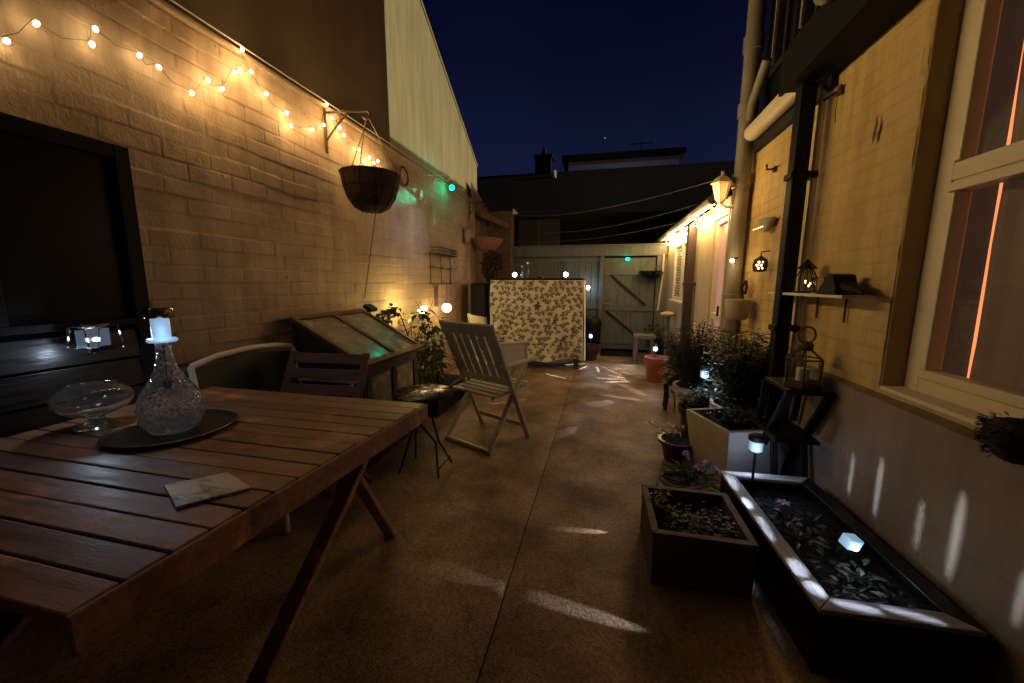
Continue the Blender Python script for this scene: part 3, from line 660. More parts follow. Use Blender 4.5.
t = thing('dustpan', 'black dustpan lying on the right end of the wall shelf', 'dustpan', (1.15,2.255,1.248))
MB().prism([(.12,0),(-.06,0),(-.06,.035),(-.025,.098),(.02,.105),(.06,.06)], -.05, .05).build('pan', M['black'], t, bevel=.006)
MB().tube([(0,-.05,.036),(0,-.11,.03),(-.01,-.20,.012)], [.034,.026,.005], 10).build('handle', M['black'], t, smooth=True)
t = thing('iron_bracket', 'thin black iron bracket with a dangling wire high on the yellow wall', 'bracket', (1.24,2.66,2.36))
MB().tube([(0,0,0),(-.02,.10,.0),(-.06,.20,-.005)], .008, 6).build('arm', M['blackmetal'], t); MB().box((-.004,0,0),(.01,.03,.05)).build('plate', M['rust'], t)
MB().tube([(-.01,0,-.01),(-.012,.004,-.1),(-.01,-.005,-.17)], .002, 5).build('dangling_wire', M['wire'], t)
tag(MB().add([(XR-.016,2.30,2.10),(XR-.016,2.285,2.05),(XR-.016,2.29,1.99),(XR-.016,2.31,1.96),(XR-.016,2.315,2.01),(XR-.016,2.305,2.05)], [(0,1,2,3,4,5)]).build('rust_patch', M['rust']), 'small rusty brown patch of flaked paint high on the yellow wall', 'patch')

# ------------------------------------------------------------------ dining table
tb = thing('garden_table', 'slatted brown hardwood garden table in the left foreground', 'table', (0,0,0), R_(0))
mb = MB(); NP = 15; ya, yb = .385, 1.61; pw = (yb-ya)/NP
for k in range(NP):
    y = ya+pw*(k+.5)
    xr = -.874+.08*(k+.5)/NP
    mb.box(((-2.105+xr)/2, y, .727+random.uniform(-.0012,.0012)), (xr+2.105, pw-.0042, .026), (R_(random.uniform(-.25,.25)),0,0))
mb.build('tabletop', M['table'], tb, bevel=.004)
ap = MB(); ap.beam((-.867,.385,.698),(-.788,1.61,.698),.012,.078); ap.beam((-2.06,.43,.678),(-2.06,1.57,.678),.024,.07); ap.span(-2.05,-.94,.44,.464,.645,.71); ap.span(-2.05,-.88,1.536,1.56,.645,.71)
ap.build('apron', M['table'], tb, bevel=.004)
for xx in (-.97, -2.0):
    MB().beam((xx,1.52,.70),(xx+.0,.66,.0),.03,.062,(1,0,0)).build('leg', M['table'], tb, bevel=.006)
    MB().beam((xx-.034,1.22,.70),(xx-.06,1.64,.0),.03,.062,(1,0,0)).build('leg', M['table'], tb, bevel=.006)
MB().beam((-1.985,1.50,.60),(-1.0,1.50,.60),.03,.05).build('stretcher', M['table'], tb, bevel=.005)

# tray, decanter, bowl, slate
t = thing('round_tray', 'round black tray under the glass decanter on the table', 'tray', (-1.575,1.07,.7415))
MB().lathe([(0,0),(.175,0),(.19,.004),(.20,.016),(.196,.018),(.186,.008),(.17,.006),(0,.006)], 64).build('dish', M['tray'], t, smooth=True, angle=60)
dc = thing('glass_decanter', 'cut glass decanter with a glowing cool white stopper on the black tray', 'decanter', (-1.56,1.06,.7478))
KR = .70
prof_o = [(0,.0),(.085,.0),(.108,.012),(.136,.05),(.142,.085),(.132,.125),(.105,.165),(.072,.205),(.050,.24),(.037,.275),(.032,.305),(.032,.335)]
prof_i = [(.026,.335),(.026,.30),(.032,.275),(.046,.24),(.068,.205),(.10,.165),(.126,.125),(.134,.085),(.128,.05),(.10,.022),(0,.016)]
MB().lathe([(a*KR,b_) for a,b_ in prof_o+prof_i], 48, mod=lambda q, z: 1+.022*math.cos(q*12)*(1 if .02 < z < .2 else .3)).build('bottle', M['cutglass'], dc, smooth=True, angle=70)
MB().lathe([(.022,.335),(.041,.337),(.045,.343),(.041,.350),(.02,.352),(0,.352)], 40).build('collar', M['coolsoft'], dc, smooth=True)
MB().lathe([(0,.353),(.026,.353),(.027,.36),(.027,.418),(.025,.424),(0,.424)], 32).build('stopper', M['coolsoft'], dc, smooth=True)
MB().ball((0,0,.385), .009, 10).build('led', M['cool'], dc)
MB().lathe([(0,.425),(.041,.425),(.043,.428),(.043,.458),(.040,.461),(0,.461)], 32).build('cap', M['copper'], dc, smooth=True)
MB().tube([(0,0,.335),(0,0,.19)], .0025, 6).box((0,0,.175),(.02,.02,.028)).build('battery_stem', M['black'], dc, smooth=True)
lamp('decanter_lamp', 'POINT', (-1.50,1.02,1.12), .10, COOL, .035)
lamp('decanter_lamp', 'POINT', (-1.64,1.06,1.115), .35, COOL, .02)
bo = thing('glass_bowl', 'clear footed glass bowl beside the decanter near the table end', 'bowl', (-1.905,1.03,.7405))
MB().lathe([(0,0),(.058,0),(.062,.004),(.052,.012),(.03,.026),(.022,.036),(.024,.044),(.06,.056),(.095,.076),(.112,.10),(.115,.12),(.107,.14),(.088,.156),(.07,.164),(.072,.169),(.074,.170),(.068,.168),(.066,.163),(.085,.152),(.103,.138),(.111,.12),(.108,.101),(.092,.080),(.058,.061),(.024,.050),(0,.048)], 48).build('bowl', M['bowlglass'], bo, smooth=True, angle=70)
sl_ = MB(); P4 = [(-1.121,.708),(-1.04,.855),(-.905,.79),(-.985,.640)]
sl_.prism([(-1.158,.742),(-1.055,.842),(-.915,.788),(-1.012,.668)], .7415, .7485, 'z')
tag(sl_.build('marble_coaster', M['marble'], bevel=.0015), 'white veined marble slab lying on the table front', 'slab')

# ------------------------------------------------------------------ chairs
def folding_chair(name, label, loc, rz, m, arms=True, vertical=True, width=.53, top=1.0, tilt=.0, slats=6):
    t = thing(name, label, 'chair', loc, rz); hw = width/2
    lean = lambda z: .235-.475*z/top if vertical else .2-.42*z/top
    for s_ in (-1, 1):
        MB().beam((s_*hw,lean(0),0),(s_*hw,lean(top),top),.024,.046,(1,0,0)).build('back_upright', m, t, bevel=.005)
        MB().beam((s_*(hw-.03),-.235,0),(s_*(hw-.03),.235,.64 if arms else .46),.024,.042,(1,0,0)).build('leg', m, t, bevel=.005)
        if arms:
            MB().beam((s_*(hw+.005),lean(.66)-.03,.665),(s_*(hw+.005),.33,.672),.055,.022).build('armrest', m, t, bevel=.006)
    bk = MB()
    lz = lambda z, dx=0: (dx, lean(z)+.0, z)
    if vertical:
        bk.beam((-hw+.012,lean(top-.05),top-.05),(hw-.012,lean(top-.05),top-.05),.024,.10,(0,-.43,.9))
        bk.beam((-hw+.012,lean(.53),.53),(hw-.012,lean(.53),.53),.024,.07,(0,-.43,.9))
        for k in range(slats):
            x_ = -hw+.055+(width-.11)*k/(slats-1)
            bk.beam((x_,lean(.50),.50),(x_,lean(top-.06),top-.06),.062,.014,(0,1,.4))
    else:
        for z in (top-.04, top-.13, top-.22):
            bk.beam((-hw+.012,lean(z),z),(hw-.012,lean(z),z),.018,.066,(0,-.35,.9))
    bk.build('backrest', m, t, bevel=.004)
    st_ = MB()
    for k in range(7):
        y = -.14+.40*k/6
        st_.box((0, y, .445+.02*(y/.26)), (width-.05, .048, .018), (R_(3),0,0))
    st_.build('seat', m, t, bevel=.004)
    rl = MB()
    for s_ in (-1, 1): rl.beam((s_*(hw-.055),-.17,.42),(s_*(hw-.055),.27,.445),.022,.034)
    rl.build('seat_frame', m, t, bevel=.004)
    MB().beam((-hw+.02,-.225,.018),(hw-.02,-.225,.018),.03,.03).build('rear_stretcher', m, t, bevel=.004)
    MB().beam((-hw+.02,.165,.13),(hw-.02,.165,.13),.02,.035).build('front_stretcher', m, t, bevel=.004)
    return t
folding_chair('folding_armchair', 'sage green folding armchair seen from behind in the middle of the yard', (-.915,2.97,.004), R_(-25.5), M['greywood'])
folding_chair('folding_chair', 'brown slatted folding chair tucked behind the far side of the table', (-1.66,1.86,.004), R_(184), M['brownwood'], arms=False, vertical=False, width=.50, top=.86)
# sling chair against wall
sc = thing('sling_chair', 'pale framed chair with dark green sling against the left wall behind the table', 'chair', (-2.07,1.86,.004), R_(-90))
fr = MB()
top_arc = [(-.34,0,.84),(-.33,-.0,.865),(-.2,0,.893),(0,0,.905),(.2,0,.893),(.33,0,.865),(.34,0,.84)]
MB().tube(top_arc, .016, 8).build('top_rail', M['white'], sc, smooth=True)
for s_ in (-1,1):
    MB().tube([(s_*.34,0,.86),(s_*.34,.05,.45),(s_*.34,.02,0)], .015, 8).build('leg', M['white'], sc, smooth=True)
    MB().tube([(s_*.33,.45,.62),(s_*.33,.50,.40),(s_*.33,.50,0)], .015, 8).build('leg', M['white'], sc, smooth=True)
    MB().beam((s_*.34,.01,.64),(s_*.34,.50,.64),.04,.022).build('armrest', M['white'], sc, bevel=.005)
vs = []; 
for i in range(13):
    x_ = -.325+.65*i/12
    for (y, z) in ((.0,.87-.05*abs(i-6)/6*.7),(.03,.70),(.055,.55),(.08,.44),(.25,.41),(.46,.44)):
        vs.append((x_, y+.02*(1-((i-6)/6)**2)*(-1 if z > .5 else 0), z-.02*(1-((i-6)/6)**2)*(z < .5)))
MB().add(vs, [(i*6+j,(i+1)*6+j,(i+1)*6+j+1,i*6+j+1) for i in range(12) for j in range(5)]).build('sling', M['green'], sc, smooth=True)
# white director chair
wc = thing('director_chair', 'white canvas director chair behind the sage armchair', 'chair', (-1.12,4.15,.004), R_(-52))
for s_ in (-1,1):
    MB().beam((s_*.26,-.20,.40),(s_*.26,-.27,.95),.028,.035,(1,0,0)).build('back_upright', M['white'], wc, bevel=.004)
    MB().beam((s_*.26,-.24,.66),(s_*.26,.24,.66),.05,.022).build('armrest', M['white'], wc, bevel=.005)
    MB().beam((s_*.26,.20,.40),(s_*.26,.20,.65),.028,.03,(1,0,0)).build('arm_post', M['white'], wc, bevel=.004)
    MB().beam((s_*.26,-.22,.0),(s_*.26,.22,.0),.03,.03).build('foot', M['white'], wc, bevel=.004)
    MB().beam((-s_*.24,s_*.14+.0,.02),(s_*.24,s_*.14,.44),.03,.03).build('cross_leg', M['white'], wc, bevel=.004)
    MB().beam((-s_*.24,-s_*.10+.0,.02),(s_*.24,-s_*.10,.44),.03,.03).build('cross_leg', M['white'], wc, bevel=.004)
def sheet(f_, nu, nv):
    vs = [f_(i/nu, j/nv) for i in range(nu+1) for j in range(nv+1)]; k = nv+1
    return MB().add(vs, [(i*k+j,(i+1)*k+j,(i+1)*k+j+1,i*k+j+1) for i in range(nu) for j in range(nv)])
sheet(lambda u, v: (-.265+.53*u, -.235-.04*v-.02*math.sin(PI*u), .74+.21*v), 12, 4).build('back_canvas', M['whitefab'], wc, smooth=True)
sheet(lambda u, v: (-.255+.51*u, -.22+.44*v, .45-.035*math.sin(PI*u)), 12, 6).build('seat_canvas', M['whitefab'], wc, smooth=True)
sheet(lambda u, v: (.275, -.22+.44*u, .45+.20*v), 6, 3).build('side_canvas', M['whitefab'], wc)
# white low side cube (storage) by the chair
# ------------------------------------------------------------------ small round table
rt = thing('bistro_table', 'small round black folding bistro table beside the brown table', 'table', (-1.18,2.36,0))
MB().lathe([(0,.545),(.195,.545),(.203,.540),(.203,.556),(.198,.560),(0,.558)], 40).build('tabletop', mat('bistro_top', (.04,.038,.03), (.012,.012,.01), rough=.12, scale=22, rough2=.4, bump=.4, bscale=30), rt, smooth=True)
for s_ in (-1,1):
    MB().tube([(s_*.10,-.14,.54),(.14,-.10+s_*.02,.25),(.15,s_*.12,.0)], .008, 8).build('leg', M['blackmetal'], rt, smooth=True)
    MB().tube([(s_*.10,.14,.54),(-.12,.08+s_*.02,.25),(-.14,s_*.12,.0)], .008, 8).build('leg', M['blackmetal'], rt, smooth=True)
MB().tube([(.147,-.10,.06),(.147,.10,.06)], .006, 6).build('stretcher', M['blackmetal'], rt)

# ------------------------------------------------------------------ cold frame
cf = thing('cold_frame', 'dark timber cold frame with sloping glazed lid against the left wall', 'cold frame', (0,0,0))
x0, x1, y0, y1 = -2.13, -1.57, 2.27, 3.06; hb, hf = 1.035, .735
body = MB()
body.prism([(x0+.02,.0),(x1,.0),(x1,hf),(x0+.02,hb)], y0, y0+.02, 'y'); body.prism([(x0+.02,.0),(x1,.0),(x1,hf),(x0+.02,hb)], y1-.02, y1, 'y')
body.span(x0, x0+.02, y0, y1, 0, hb); body.span(x1-.02, x1-.001, y0+.02, y1-.02, 0, .12); body.span(x1-.02, x1-.001, y0+.02, y1-.02, hf-.10, hf-.01); 
for yy in (y0+.05, (y0+y1)/2, y1-.05): body.span(x1-.022, x1+.004, yy-.03, yy+.03, .10, hf-.08)
body.build('body', M['darkwood'], cf, bevel=.004)
MB().span(x1-.014, x1-.010, y0+.06, y1-.06, .12, hf-.10).build('front_pane', M['lidglass'], cf)
sl_n = Vector((hb-hf,0,x1-x0)).normalized()
def lp(u, y, o=0): # u 0 back..1 front
    p = Vector((x0-.0+(x1+.03-x0)*u, y, hb+(hf-hb)*u*(x1+.03-x0)/(x1-x0)))
    return p + sl_n*o
ld = MB(); 
for yy in (y0-.01, (y0+y1)/2, y1+.01): ld.beam(lp(0,yy,.022), lp(1,yy,.022), .042, .03, sl_n)
for u in (.03, .97): ld.beam(lp(u,y0-.012,.0225), lp(u,y1+.012,.0225), .05, .033, sl_n)
lid = ld.build('lid', M['brownwood'], cf, bevel=.004)
gp = MB(); gp.add([lp(.04,y0,.024),lp(.96,y0,.024),lp(.96,y1,.024),lp(.04,y1,.024)], [(0,1,2,3)])
gp.build('lid_pane', M['lidglass'], lid)
bx = MB(); bx.box((-2.10,3.21,1.055), (.07,.10,.07), (0,R_(-20),0)); 
t = thing('solar_charger', 'small black solar panel box behind the cold frame lid', 'solar panel', (-2.09,3.17,1.02))
MB().box((0,0,.05), (.09,.11,.035), (0,R_(28),0)).build('panel', M['black'], t, bevel=.005); MB().box((-.02,0,.0), (.03,.03,.08)).build('stem', M['black'], t)
tag(MB().tube([(-2.17,3.47,1.99),(-2.175,3.40,1.75),(-2.17,3.3,1.45),(-2.165,3.2,1.16)], .004, 6).build('lamp_cable', M['wire'], smooth=True), 'thin dark cable hanging down the wall from basket to solar panel', 'cable')

# ------------------------------------------------------------------ trough with climber
tr = thing('trough_planter', 'long black trough behind the cold frame holding the climber', 'planter', (-1.80,3.62,0))
MB().prism([(-.28,.0),(.28,0),(.30,.24),(.27,.24),(.26,.02),(-.26,.02),(-.27,.24),(-.30,.24)], -.30, .62, 'y').build('trough', M['black'], tr, bevel=.004)
MB().span(-.265,.265,-.29,.61,.15,.21).build('soil', M['soil'], tr)
cl = thing('climbing_plant', 'leafy climber with yellow green lit leaves against the left wall', 'plant', (-1.85,3.75,.2))
sm_ = MB(); lf = MB()
for k in range(11):
    bx_, by_ = random.uniform(-.2,.2), random.uniform(-.3,.45); hh = random.uniform(.5,.95)
    dx, dy = random.uniform(-.12,.10), random.uniform(-.45,.35)
    pts = []
    for i in range(8):
        q = i/7; pts.append((bx_+dx*q+.04*math.sin(q*7+k), by_+dy*q*q+.04*math.cos(q*6+k), hh*q))
    sm_.tube(pts, [.008*(1-.7*i/7) for i in range(8)], 5)
    for i in range(46):
        q = random.uniform(.22,1); a = pts[min(7,int(q*7))]
        p = Vector(a)+Vector((random.uniform(-.06,.06),random.uniform(-.07,.07),random.uniform(-.05,.05)))
        d = Vector((random.uniform(-1,1),random.uniform(-1,1),random.uniform(-.6,.5)))
        lf.leaf(p, d, (random.uniform(-.4,.4),random.uniform(-.4,.4),1), random.uniform(.06,.115), random.uniform(.03,.06))
for k in range(90): # arching spray over the cold frame lid
    q = random.random(); p = Vector((-.12+random.uniform(-.05,.08), -.35-.28*q, .86-.10*q+random.uniform(-.05,.05)))
    lf.leaf(p, (random.uniform(-1,1),-1,random.uniform(-.7,.3)), (0,.2,1), random.uniform(.05,.09), random.uniform(.025,.045))
sm_.tube([(-.1,-.05,.4),(-.1,-.3,.8),(-.12,-.5,.84),(-.14,-.66,.78)], [.007,.006,.004,.003], 5)
sm_.build('stems', M['stem'], cl, smooth=True); lf.build('foliage', M['leaf'], cl)
fl = thing('flower_light', 'cluster of bright warm flower shaped solar lights on a stem in the climber', 'light', (-1.93,3.93,.2))
MB().tube([(0,0,0),(.01,.0,.4),(0,0,.76)], .006, 6).build('stem', M['stem'], fl)
for (a, b_, c_) in ((-.02,-.035,.77),(.02,.0,.80),(-.01,.05,.78),(.0,.02,.74),(.02,-.05,.81)):
    MB().lathe([(0,0),(.02,.01),(.034,.03),(.024,.036),(0,.03)], 8, (a,b_,c_)).build('blossom', M['ballglow'], fl, smooth=True)
lamp('flower_lamp', 'POINT', (-1.90,3.86,1.05), 6.5, AMBER, .05)
lamp('flower_lamp', 'POINT', (-2.04,3.75,1.0), 4.0, AMBER, .04)

# ------------------------------------------------------------------ wall things, left
ws = thing('wire_wall_rack', 'black wire rack with basket and hooks on the left wall', 'rack', (-2.15,4.97,1.29))
rk = MB()
for y in (-.36,-.02,.30): rk.tube([(0,y,0),(0,y,.40)], .006, 6)
for z in (.0,.21,.38): rk.tube([(0,-.40,z),(0,.40,z)], .006, 6)
for y in (-.4,-.1,.2,.4):
    rk.tube([(0,y,.0),(.05,y,.0),(.07,y,.03)], .005, 6); rk.tube([(0,y,.21),(.05,y,.21),(.07,y,.24)], .005, 6)
rk.build('frame', M['blackmetal'], ws)
bk = MB()
for z in (.38,.42,.46): bk.tube([(.0,-.34,z),(.11,-.32,z),(.11,.30,z),(0,.34,z)], .006, 6)
for i in range(12): y = -.32+.057*i; bk.tube([(.0,y,.38),(.11,y,.385),(.112,y,.46)], .004, 5)
bk.build('basket', M['blackmetal'], ws)
hg = thing('globe_pendant', 'glowing white globe light hanging from the wire rack', 'light', (-2.04,4.85,.97))
MB().ball((0,0,0), .062, 16).build('globe', M['ballglow'], hg, smooth=True)
MB().tube([(0,0,.06),(0,0,.34),(-.05,.02,.36)], .003, 5).build('cord', M['wire'], hg); MB().lathe([(0,.055),(.02,.055),(.02,.075),(0,.075)], 10).build('cap', M['blackmetal'], hg)
lamp('globe_lamp', 'POINT', (-1.93,4.82,.97), 5.0, WARM, .06)
wl = thing('wind_chime', 'thin wind chime of slim rods hanging under the wire rack', 'wind chime', (-2.13,4.72,1.06))
ch = MB()
for k in range(4): ch.tube([(.0,-.05+.035*k,.2),(0,-.05+.035*k,-.06-.02*(k%2))], .006, 6)
ch.build('rods', M['rust'], wl); MB().box((0,0,.21),(.02,.16,.012)).build('bar', M['rust'], wl)
lamp('chime_lamp', 'POINT', (-2.12,4.55,1.0), .7, AMBER, .02)
# hanging basket 1
def bracket(name, label, loc, L, H, m, rise=.0):
    t = thing(name, label, 'bracket', loc)
    MB().tube([(0,0,-H),(0,0,.03)], .011, 8).build('back_bar', m, t)
    pts = [(0,0,0),(L*.5,.04,rise*.5),(L,.09,rise)]
    cv = [(L+.03*math.cos(q), .09, rise-.03+.03*math.sin(q)) for q in np.linspace(PI/2,-PI*.9,10)]
    MB().tube(pts+cv, .009, 8).build('arm', m, t, smooth=True)
    MB().tube([(0,0,-H*.7),(L*.25,.02,-H*.35),(L*.55,.045,rise*.5-.01)], .008, 8).build('brace', m, t, smooth=True)
    sc_ = [(L*.3+.035*math.cos(q)*(1-.08*i), .03, -.05+.035*math.sin(q)*(1-.08*i)) for i, q in enumerate(np.linspace(PI/2, -PI*1.2, 10))]
    MB().tube(sc_, .006, 6).build('scroll', m, t, smooth=True)
    return t
bracket('basket_bracket', 'scrolled iron bracket high on the left wall holding the brown basket', (-2.18,2.83,2.62), .31, .30, M['rust'], .02)
hb_ = thing('hanging_basket', 'large dark brown coir hanging basket with fairy lights above it', 'hanging basket', (-1.85,2.90,2.15))
BR = .225
MB().lathe([(0,-.285),(.07,-.28),(.13,-.245),(.18,-.17),(.21,-.08),(BR,.0),(BR+.005,.012),(BR-.012,.012),(BR-.02,-.03),(0,-.05)], 40, mod=lambda q, z: 1+.015*math.sin(q*20)+.012*math.sin(q*7+z*20)).build('liner', M['coir'], hb_, smooth=True)
rw = MB(); 
for z, r in ((.008,BR+.006),(-.10,.208),(-.20,.168)): rw.tube([(r*math.cos(q), r*math.sin(q), z) for q in np.linspace(0,2*PI,33)[:-1]], .003, 6, close=True)
for k in range(9):
    q = 2*PI*k/9; rw.tube([((r+.006)*math.cos(q),(r+.006)*math.sin(q),z) for r, z in ((BR,.01),(.21,-.08),(.18,-.17),(.13,-.245),(.06,-.285))], .004, 5)
rw.build('wire_frame', M['coir'], hb_)
chn = MB()
for k in range(3):
    q = 2*PI*k/3+.5; chn.tube([(BR*math.cos(q),BR*math.sin(q),.01),(.02*math.cos(q),.0,.42),(-.01,.02,.46)], .004, 5)
chn.build('chains', M['rust'], hb_)
fo = MB()
for k in range(60):
    q = random.uniform(0,2*PI); r = random.uniform(0,.16); fo.leaf((r*math.cos(q),r*math.sin(q),-.03), (math.cos(q)*.4,math.sin(q)*.4,1), (1,0,.2), random.uniform(.05,.13), .02)
tag(fo.build('basket_plant', M['drystem'], None), 'sparse dry plant in the large brown hanging basket', 'plant').location = (-1.85,2.90,2.15)
lamp('basket_light', 'POINT', (-1.95,3.05,2.32), 1.2, WARM, .02)
t = thing('wall_dial', 'round pale faced dial with dark rim on the left wall behind the brown basket', 'dial', (-2.15,3.96,2.43), 0)
MR = Euler((0,PI/2,0)).to_matrix()
MB().lathe([(0,0),(.10,0),(.105,.03),(.085,.04),(.082,.02),(0,.02)], 28, M=MR).build('rim', M['rust'], t, smooth=True)
MB().lathe([(0,.022),(.081,.022),(.081,.024),(0,.026)], 28, M=MR).build('face', M['disc'], t, smooth=True)
bracket('wall_bracket', 'white scrolled empty bracket on the left wall near the green light', (-2.17,4.55,2.60), .26, .34, M['upvc'], .0)
gl = thing('green_lamp', 'glowing green globe lamp near the top of the left wall', 'light', (-2.08,5.22,2.60))
MB().ball((0,0,0), .034, 14).build('globe', M['greenled'], gl, smooth=True)
MB().lathe([(0,.045),(.02,.045),(.02,.065),(0,.065)], 10).build('cap', M['rust'], gl); MB().tube([(0,0,.06),(-.05,0,.08),(-.1,0,.08)], .006, 6).build('arm', M['rust'], gl)
lamp('green_light', 'POINT', (-2.0,5.12,2.57), 1.6, (.02,1,.5), .03)
spot('green_sweep', (-2.02,5.1,2.55), (-2.2,4.28,2.30), 45, (.03,1,.5), 13, .8, .01)
spot('green_sweep', (-2.08,5.1,2.58), (-2.2,4.88,2.10), 12, (.1,1,.6), 9, .9, .01)
spot('solar_wash', (-1.62,4.45,2.0), (-2.2,4.25,1.85), 6.0, (.66,.76,1.0), 100, 1.0, .06)
bracket('basket_bracket', 'dark iron bracket at the far end of the left wall beside the tan basket', (-2.14,6.10,2.58), .24, .28, M['blackmetal'], .0)
h2 = thing('hanging_basket', 'tan ribbed hanging basket at the far end of the left wall', 'hanging basket', (-1.92,6.35,2.02))
MB().lathe([(0,-.20),(.10,-.195),(.16,-.14),(.22,-.06),(.26,.0),(.265,.01),(.245,.01),(0,-.04)], 36, mod=lambda q, z: 1+.055*abs(math.sin(q*11))).build('liner', M['coirtan'], h2, smooth=True)
chn = MB()
for k in range(3):
    q = 2*PI*k/3+.2; chn.tube([(.255*math.cos(q),.255*math.sin(q),.0),(0,0,.50)], .004, 5)
chn.build('chains', M['rust'], h2)
tag(MB().tube([(-1.93,6.52,0),(-1.92,6.52,.9),(-1.925,6.5,1.80)], .022, 8).build('wooden_stake', M['brownwood'], smooth=True), 'upright reddish wooden stake below the tan hanging basket', 'stake')
tag(MB().lathe([(0,-.13),(.05,-.10),(.085,-.02),(.09,.05),(.07,.10),(0,.12)], 18, (-2.13,5.98,2.04), M=Matrix.Diagonal((.6,1,1))).build('wall_light', M['pipe'], smooth=True), 'grey rounded wall light shade left of the tan hanging basket', 'wall light')

# ------------------------------------------------------------------ potting bench, cloth, items
pb = thing('potting_bench', 'tall dark topped bench covered by a leaf print cloth at the back', 'bench', (0,0,0))
MB().span(-1.75,-.285,5.80,6.45,1.335,1.375).build('top', M['black'], pb, bevel=.006)
for xx in (-1.66,-.86,-.36):
    for yy in (5.90,6.38): MB().span(xx-.035,xx+.035,yy-.035,yy+.035,0,1.333).build('leg', M['boxwood'], pb, bevel=.005)
MB().span(-1.62,-.40,5.93,6.35,.30,.33).build('shelf', M['boxwood'], pb, bevel=.004)
tag(MB().span(-2.02,-1.77,5.75,6.42,0,1.30).build('covered_barbecue', M['black'], bevel=.03), 'black covered box standing between the bench and left wall', 'barbecue')
def cs(u, v):
    x_ = -1.70+1.42*u; z = 1.345-v*(1.345-(.13+.06*(1-u)+.05*math.sin(u*7+1)-(.05*max(0,u-.9)*10)))
    x_ -= .02*v*(1-u); x_ += .03*v*u
    y = 5.792-.025*v-.055*(.2+v)*math.sin(u*30+v*7+math.sin(u*11))*(.6+.4*math.sin(u*7+1))-.05*v*v*math.sin(u*13-v*6)-.022*v*math.sin(u*17+2)+.02*math.sin(u*9+v*5)*v
    if u > .80: # corner flare
        y -= .06*(u-.8)*v*5*.3
    return Vector((x_, y, z))
NU, NV = 110, 44
cm = MB(); vs = [cs(i/NU, j/NV) for i in range(NU+1) for j in range(NV+1)]; k = NV+1
cm.add(vs, [(i*k+j,(i+1)*k+j,(i+1)*k+j+1,i*k+j+1) for i in range(NU) for j in range(NV)])
def side(u, v): # right return of the cloth
    z = 1.345-v*(1.26-.05*u); return Vector((-.272+.03*v+.015*math.sin(u*9+v*3)*v, 5.792-.025*v+.55*u, z))
vs = [side(i/20, j/20) for i in range(21) for j in range(21)]
cm.add(vs, [(i*21+j,(i+1)*21+j,(i+1)*21+j+1,i*21+j+1) for i in range(20) for j in range(20)])
def on_cloth(u, v):
    p = cs(u, v); a = cs(min(u+.004,1), v)-cs(max(u-.004,0), v); b_ = cs(u, min(v+.004,1))-cs(u, max(v-.004,0))
    n_ = a.cross(b_).normalized(); 
    if n_.y > 0: n_ = -n_
    return p + n_*.0025
for i in range(15):
    for j in range(13):
        u0 = (i+.5+(.5 if j % 2 else 0))/15.5+random.uniform(-.012,.012); v0 = (j+.5)/13+random.uniform(-.012,.012)
        ang = random.choice((.5,.9,-.6,2.0,2.6))+random.uniform(-.3,.3)
        for k in range(7):
            a = ang+(k-3)*.50; L = random.uniform(.078,.100)*(1-.13*abs(k-3))
            def pt(s_, w_):
                dx = math.cos(a)*s_-math.sin(a)*w_; dz = math.sin(a)*s_+math.cos(a)*w_
                return on_cloth(min(max(u0+dx/1.42,0.003),.997), min(max(v0-dz/1.25,0.003),.997))
            cm.add([pt(.006,0),pt(L*.45,.0075),pt(L,0),pt(L*.45,-.0075)], [(0,1,2,3)], 1)
tag(cm.build('leaf_print_cloth', [M['cloth'], M['print']], smooth=True), 'cream cloth printed with olive leaves hanging over the back bench', 'cloth')
def bottle(loc, s, label):
    t = thing('glass_bottle', label, 'bottle', loc)
    MB().lathe([(0,0),(.036*s,0),(.038*s,.01),(.038*s,.13*s),(.026*s,.165*s),(.013*s,.19*s),(.013*s,.24*s),(.009*s,.24*s),(.009*s,.19*s),(.03*s,.13*s),(.03*s,.012),(0,.01)], 20).build('bottle', M['glass'], t, smooth=True)
    MB().lathe([(0,.24*s),(.014*s,.24*s),(.014*s,.26*s),(0,.26*s)], 12).build('stopper', M['coolsoft'], t)
bottle((-1.16,6.02,1.376), .95, 'taller clear glass bottle right of the left light on the back bench')
bottle((-1.24,5.97,1.376), .72, 'shorter clear glass bottle between the taller bottle and left light')
def puck(name, label, loc, e, r=.030):
    t = thing(name, label, 'light', loc)
    MB().lathe([(0,0),(.03,0),(.034,.02),(0,.02)], 16).build('base', M['black'], t, smooth=True)
    MB().ball((0,0,.055), r, 12).build('lens', M['cool'], t, smooth=True)
    MB().lathe([(0,.055+r),(.036,.054+r),(.036,.062+r),(0,.066+r)], 16).build('cap', M['black'], t)
    lamp('solar_lamp', 'POINT', (loc[0],loc[1]-.05,loc[2]+.07), e, COOL, .03)
puck('solar_light', 'cool white solar light on the left end of the back bench', (-1.34,5.9,1.376), .5, .034)
puck('solar_light', 'cool white solar light near the right end of the back bench', (-.55,5.9,1.376), .5, .034)
wreath = MB()
for k in range(300):
    q = random.uniform(0,2*PI); r = math.sqrt(random.random()); c = Vector((-1.80+.15*r*math.cos(q), 6.2+random.uniform(-.06,.06), 1.58+.22*r*math.sin(q)))
    d = Vector((random.uniform(-1,1),random.uniform(-1,1),random.uniform(-1,1))); wreath.leaf(c, d, (0,-1,.3), .09, .03)
tag(wreath.build('dry_foliage', M['coir']), 'dry brown bushy foliage at the left end of the bench below the tan basket', 'plant')
tr2 = MB().lathe([(0,0),(.06,0),(.075,.025),(.07,.025),(0,.01)], 16, (-.95,6.0,1.376))
tag(tr2.build('shallow_dish', M['glass'], smooth=True), 'shallow clear dish on the back bench between the two solar lights', 'dish')

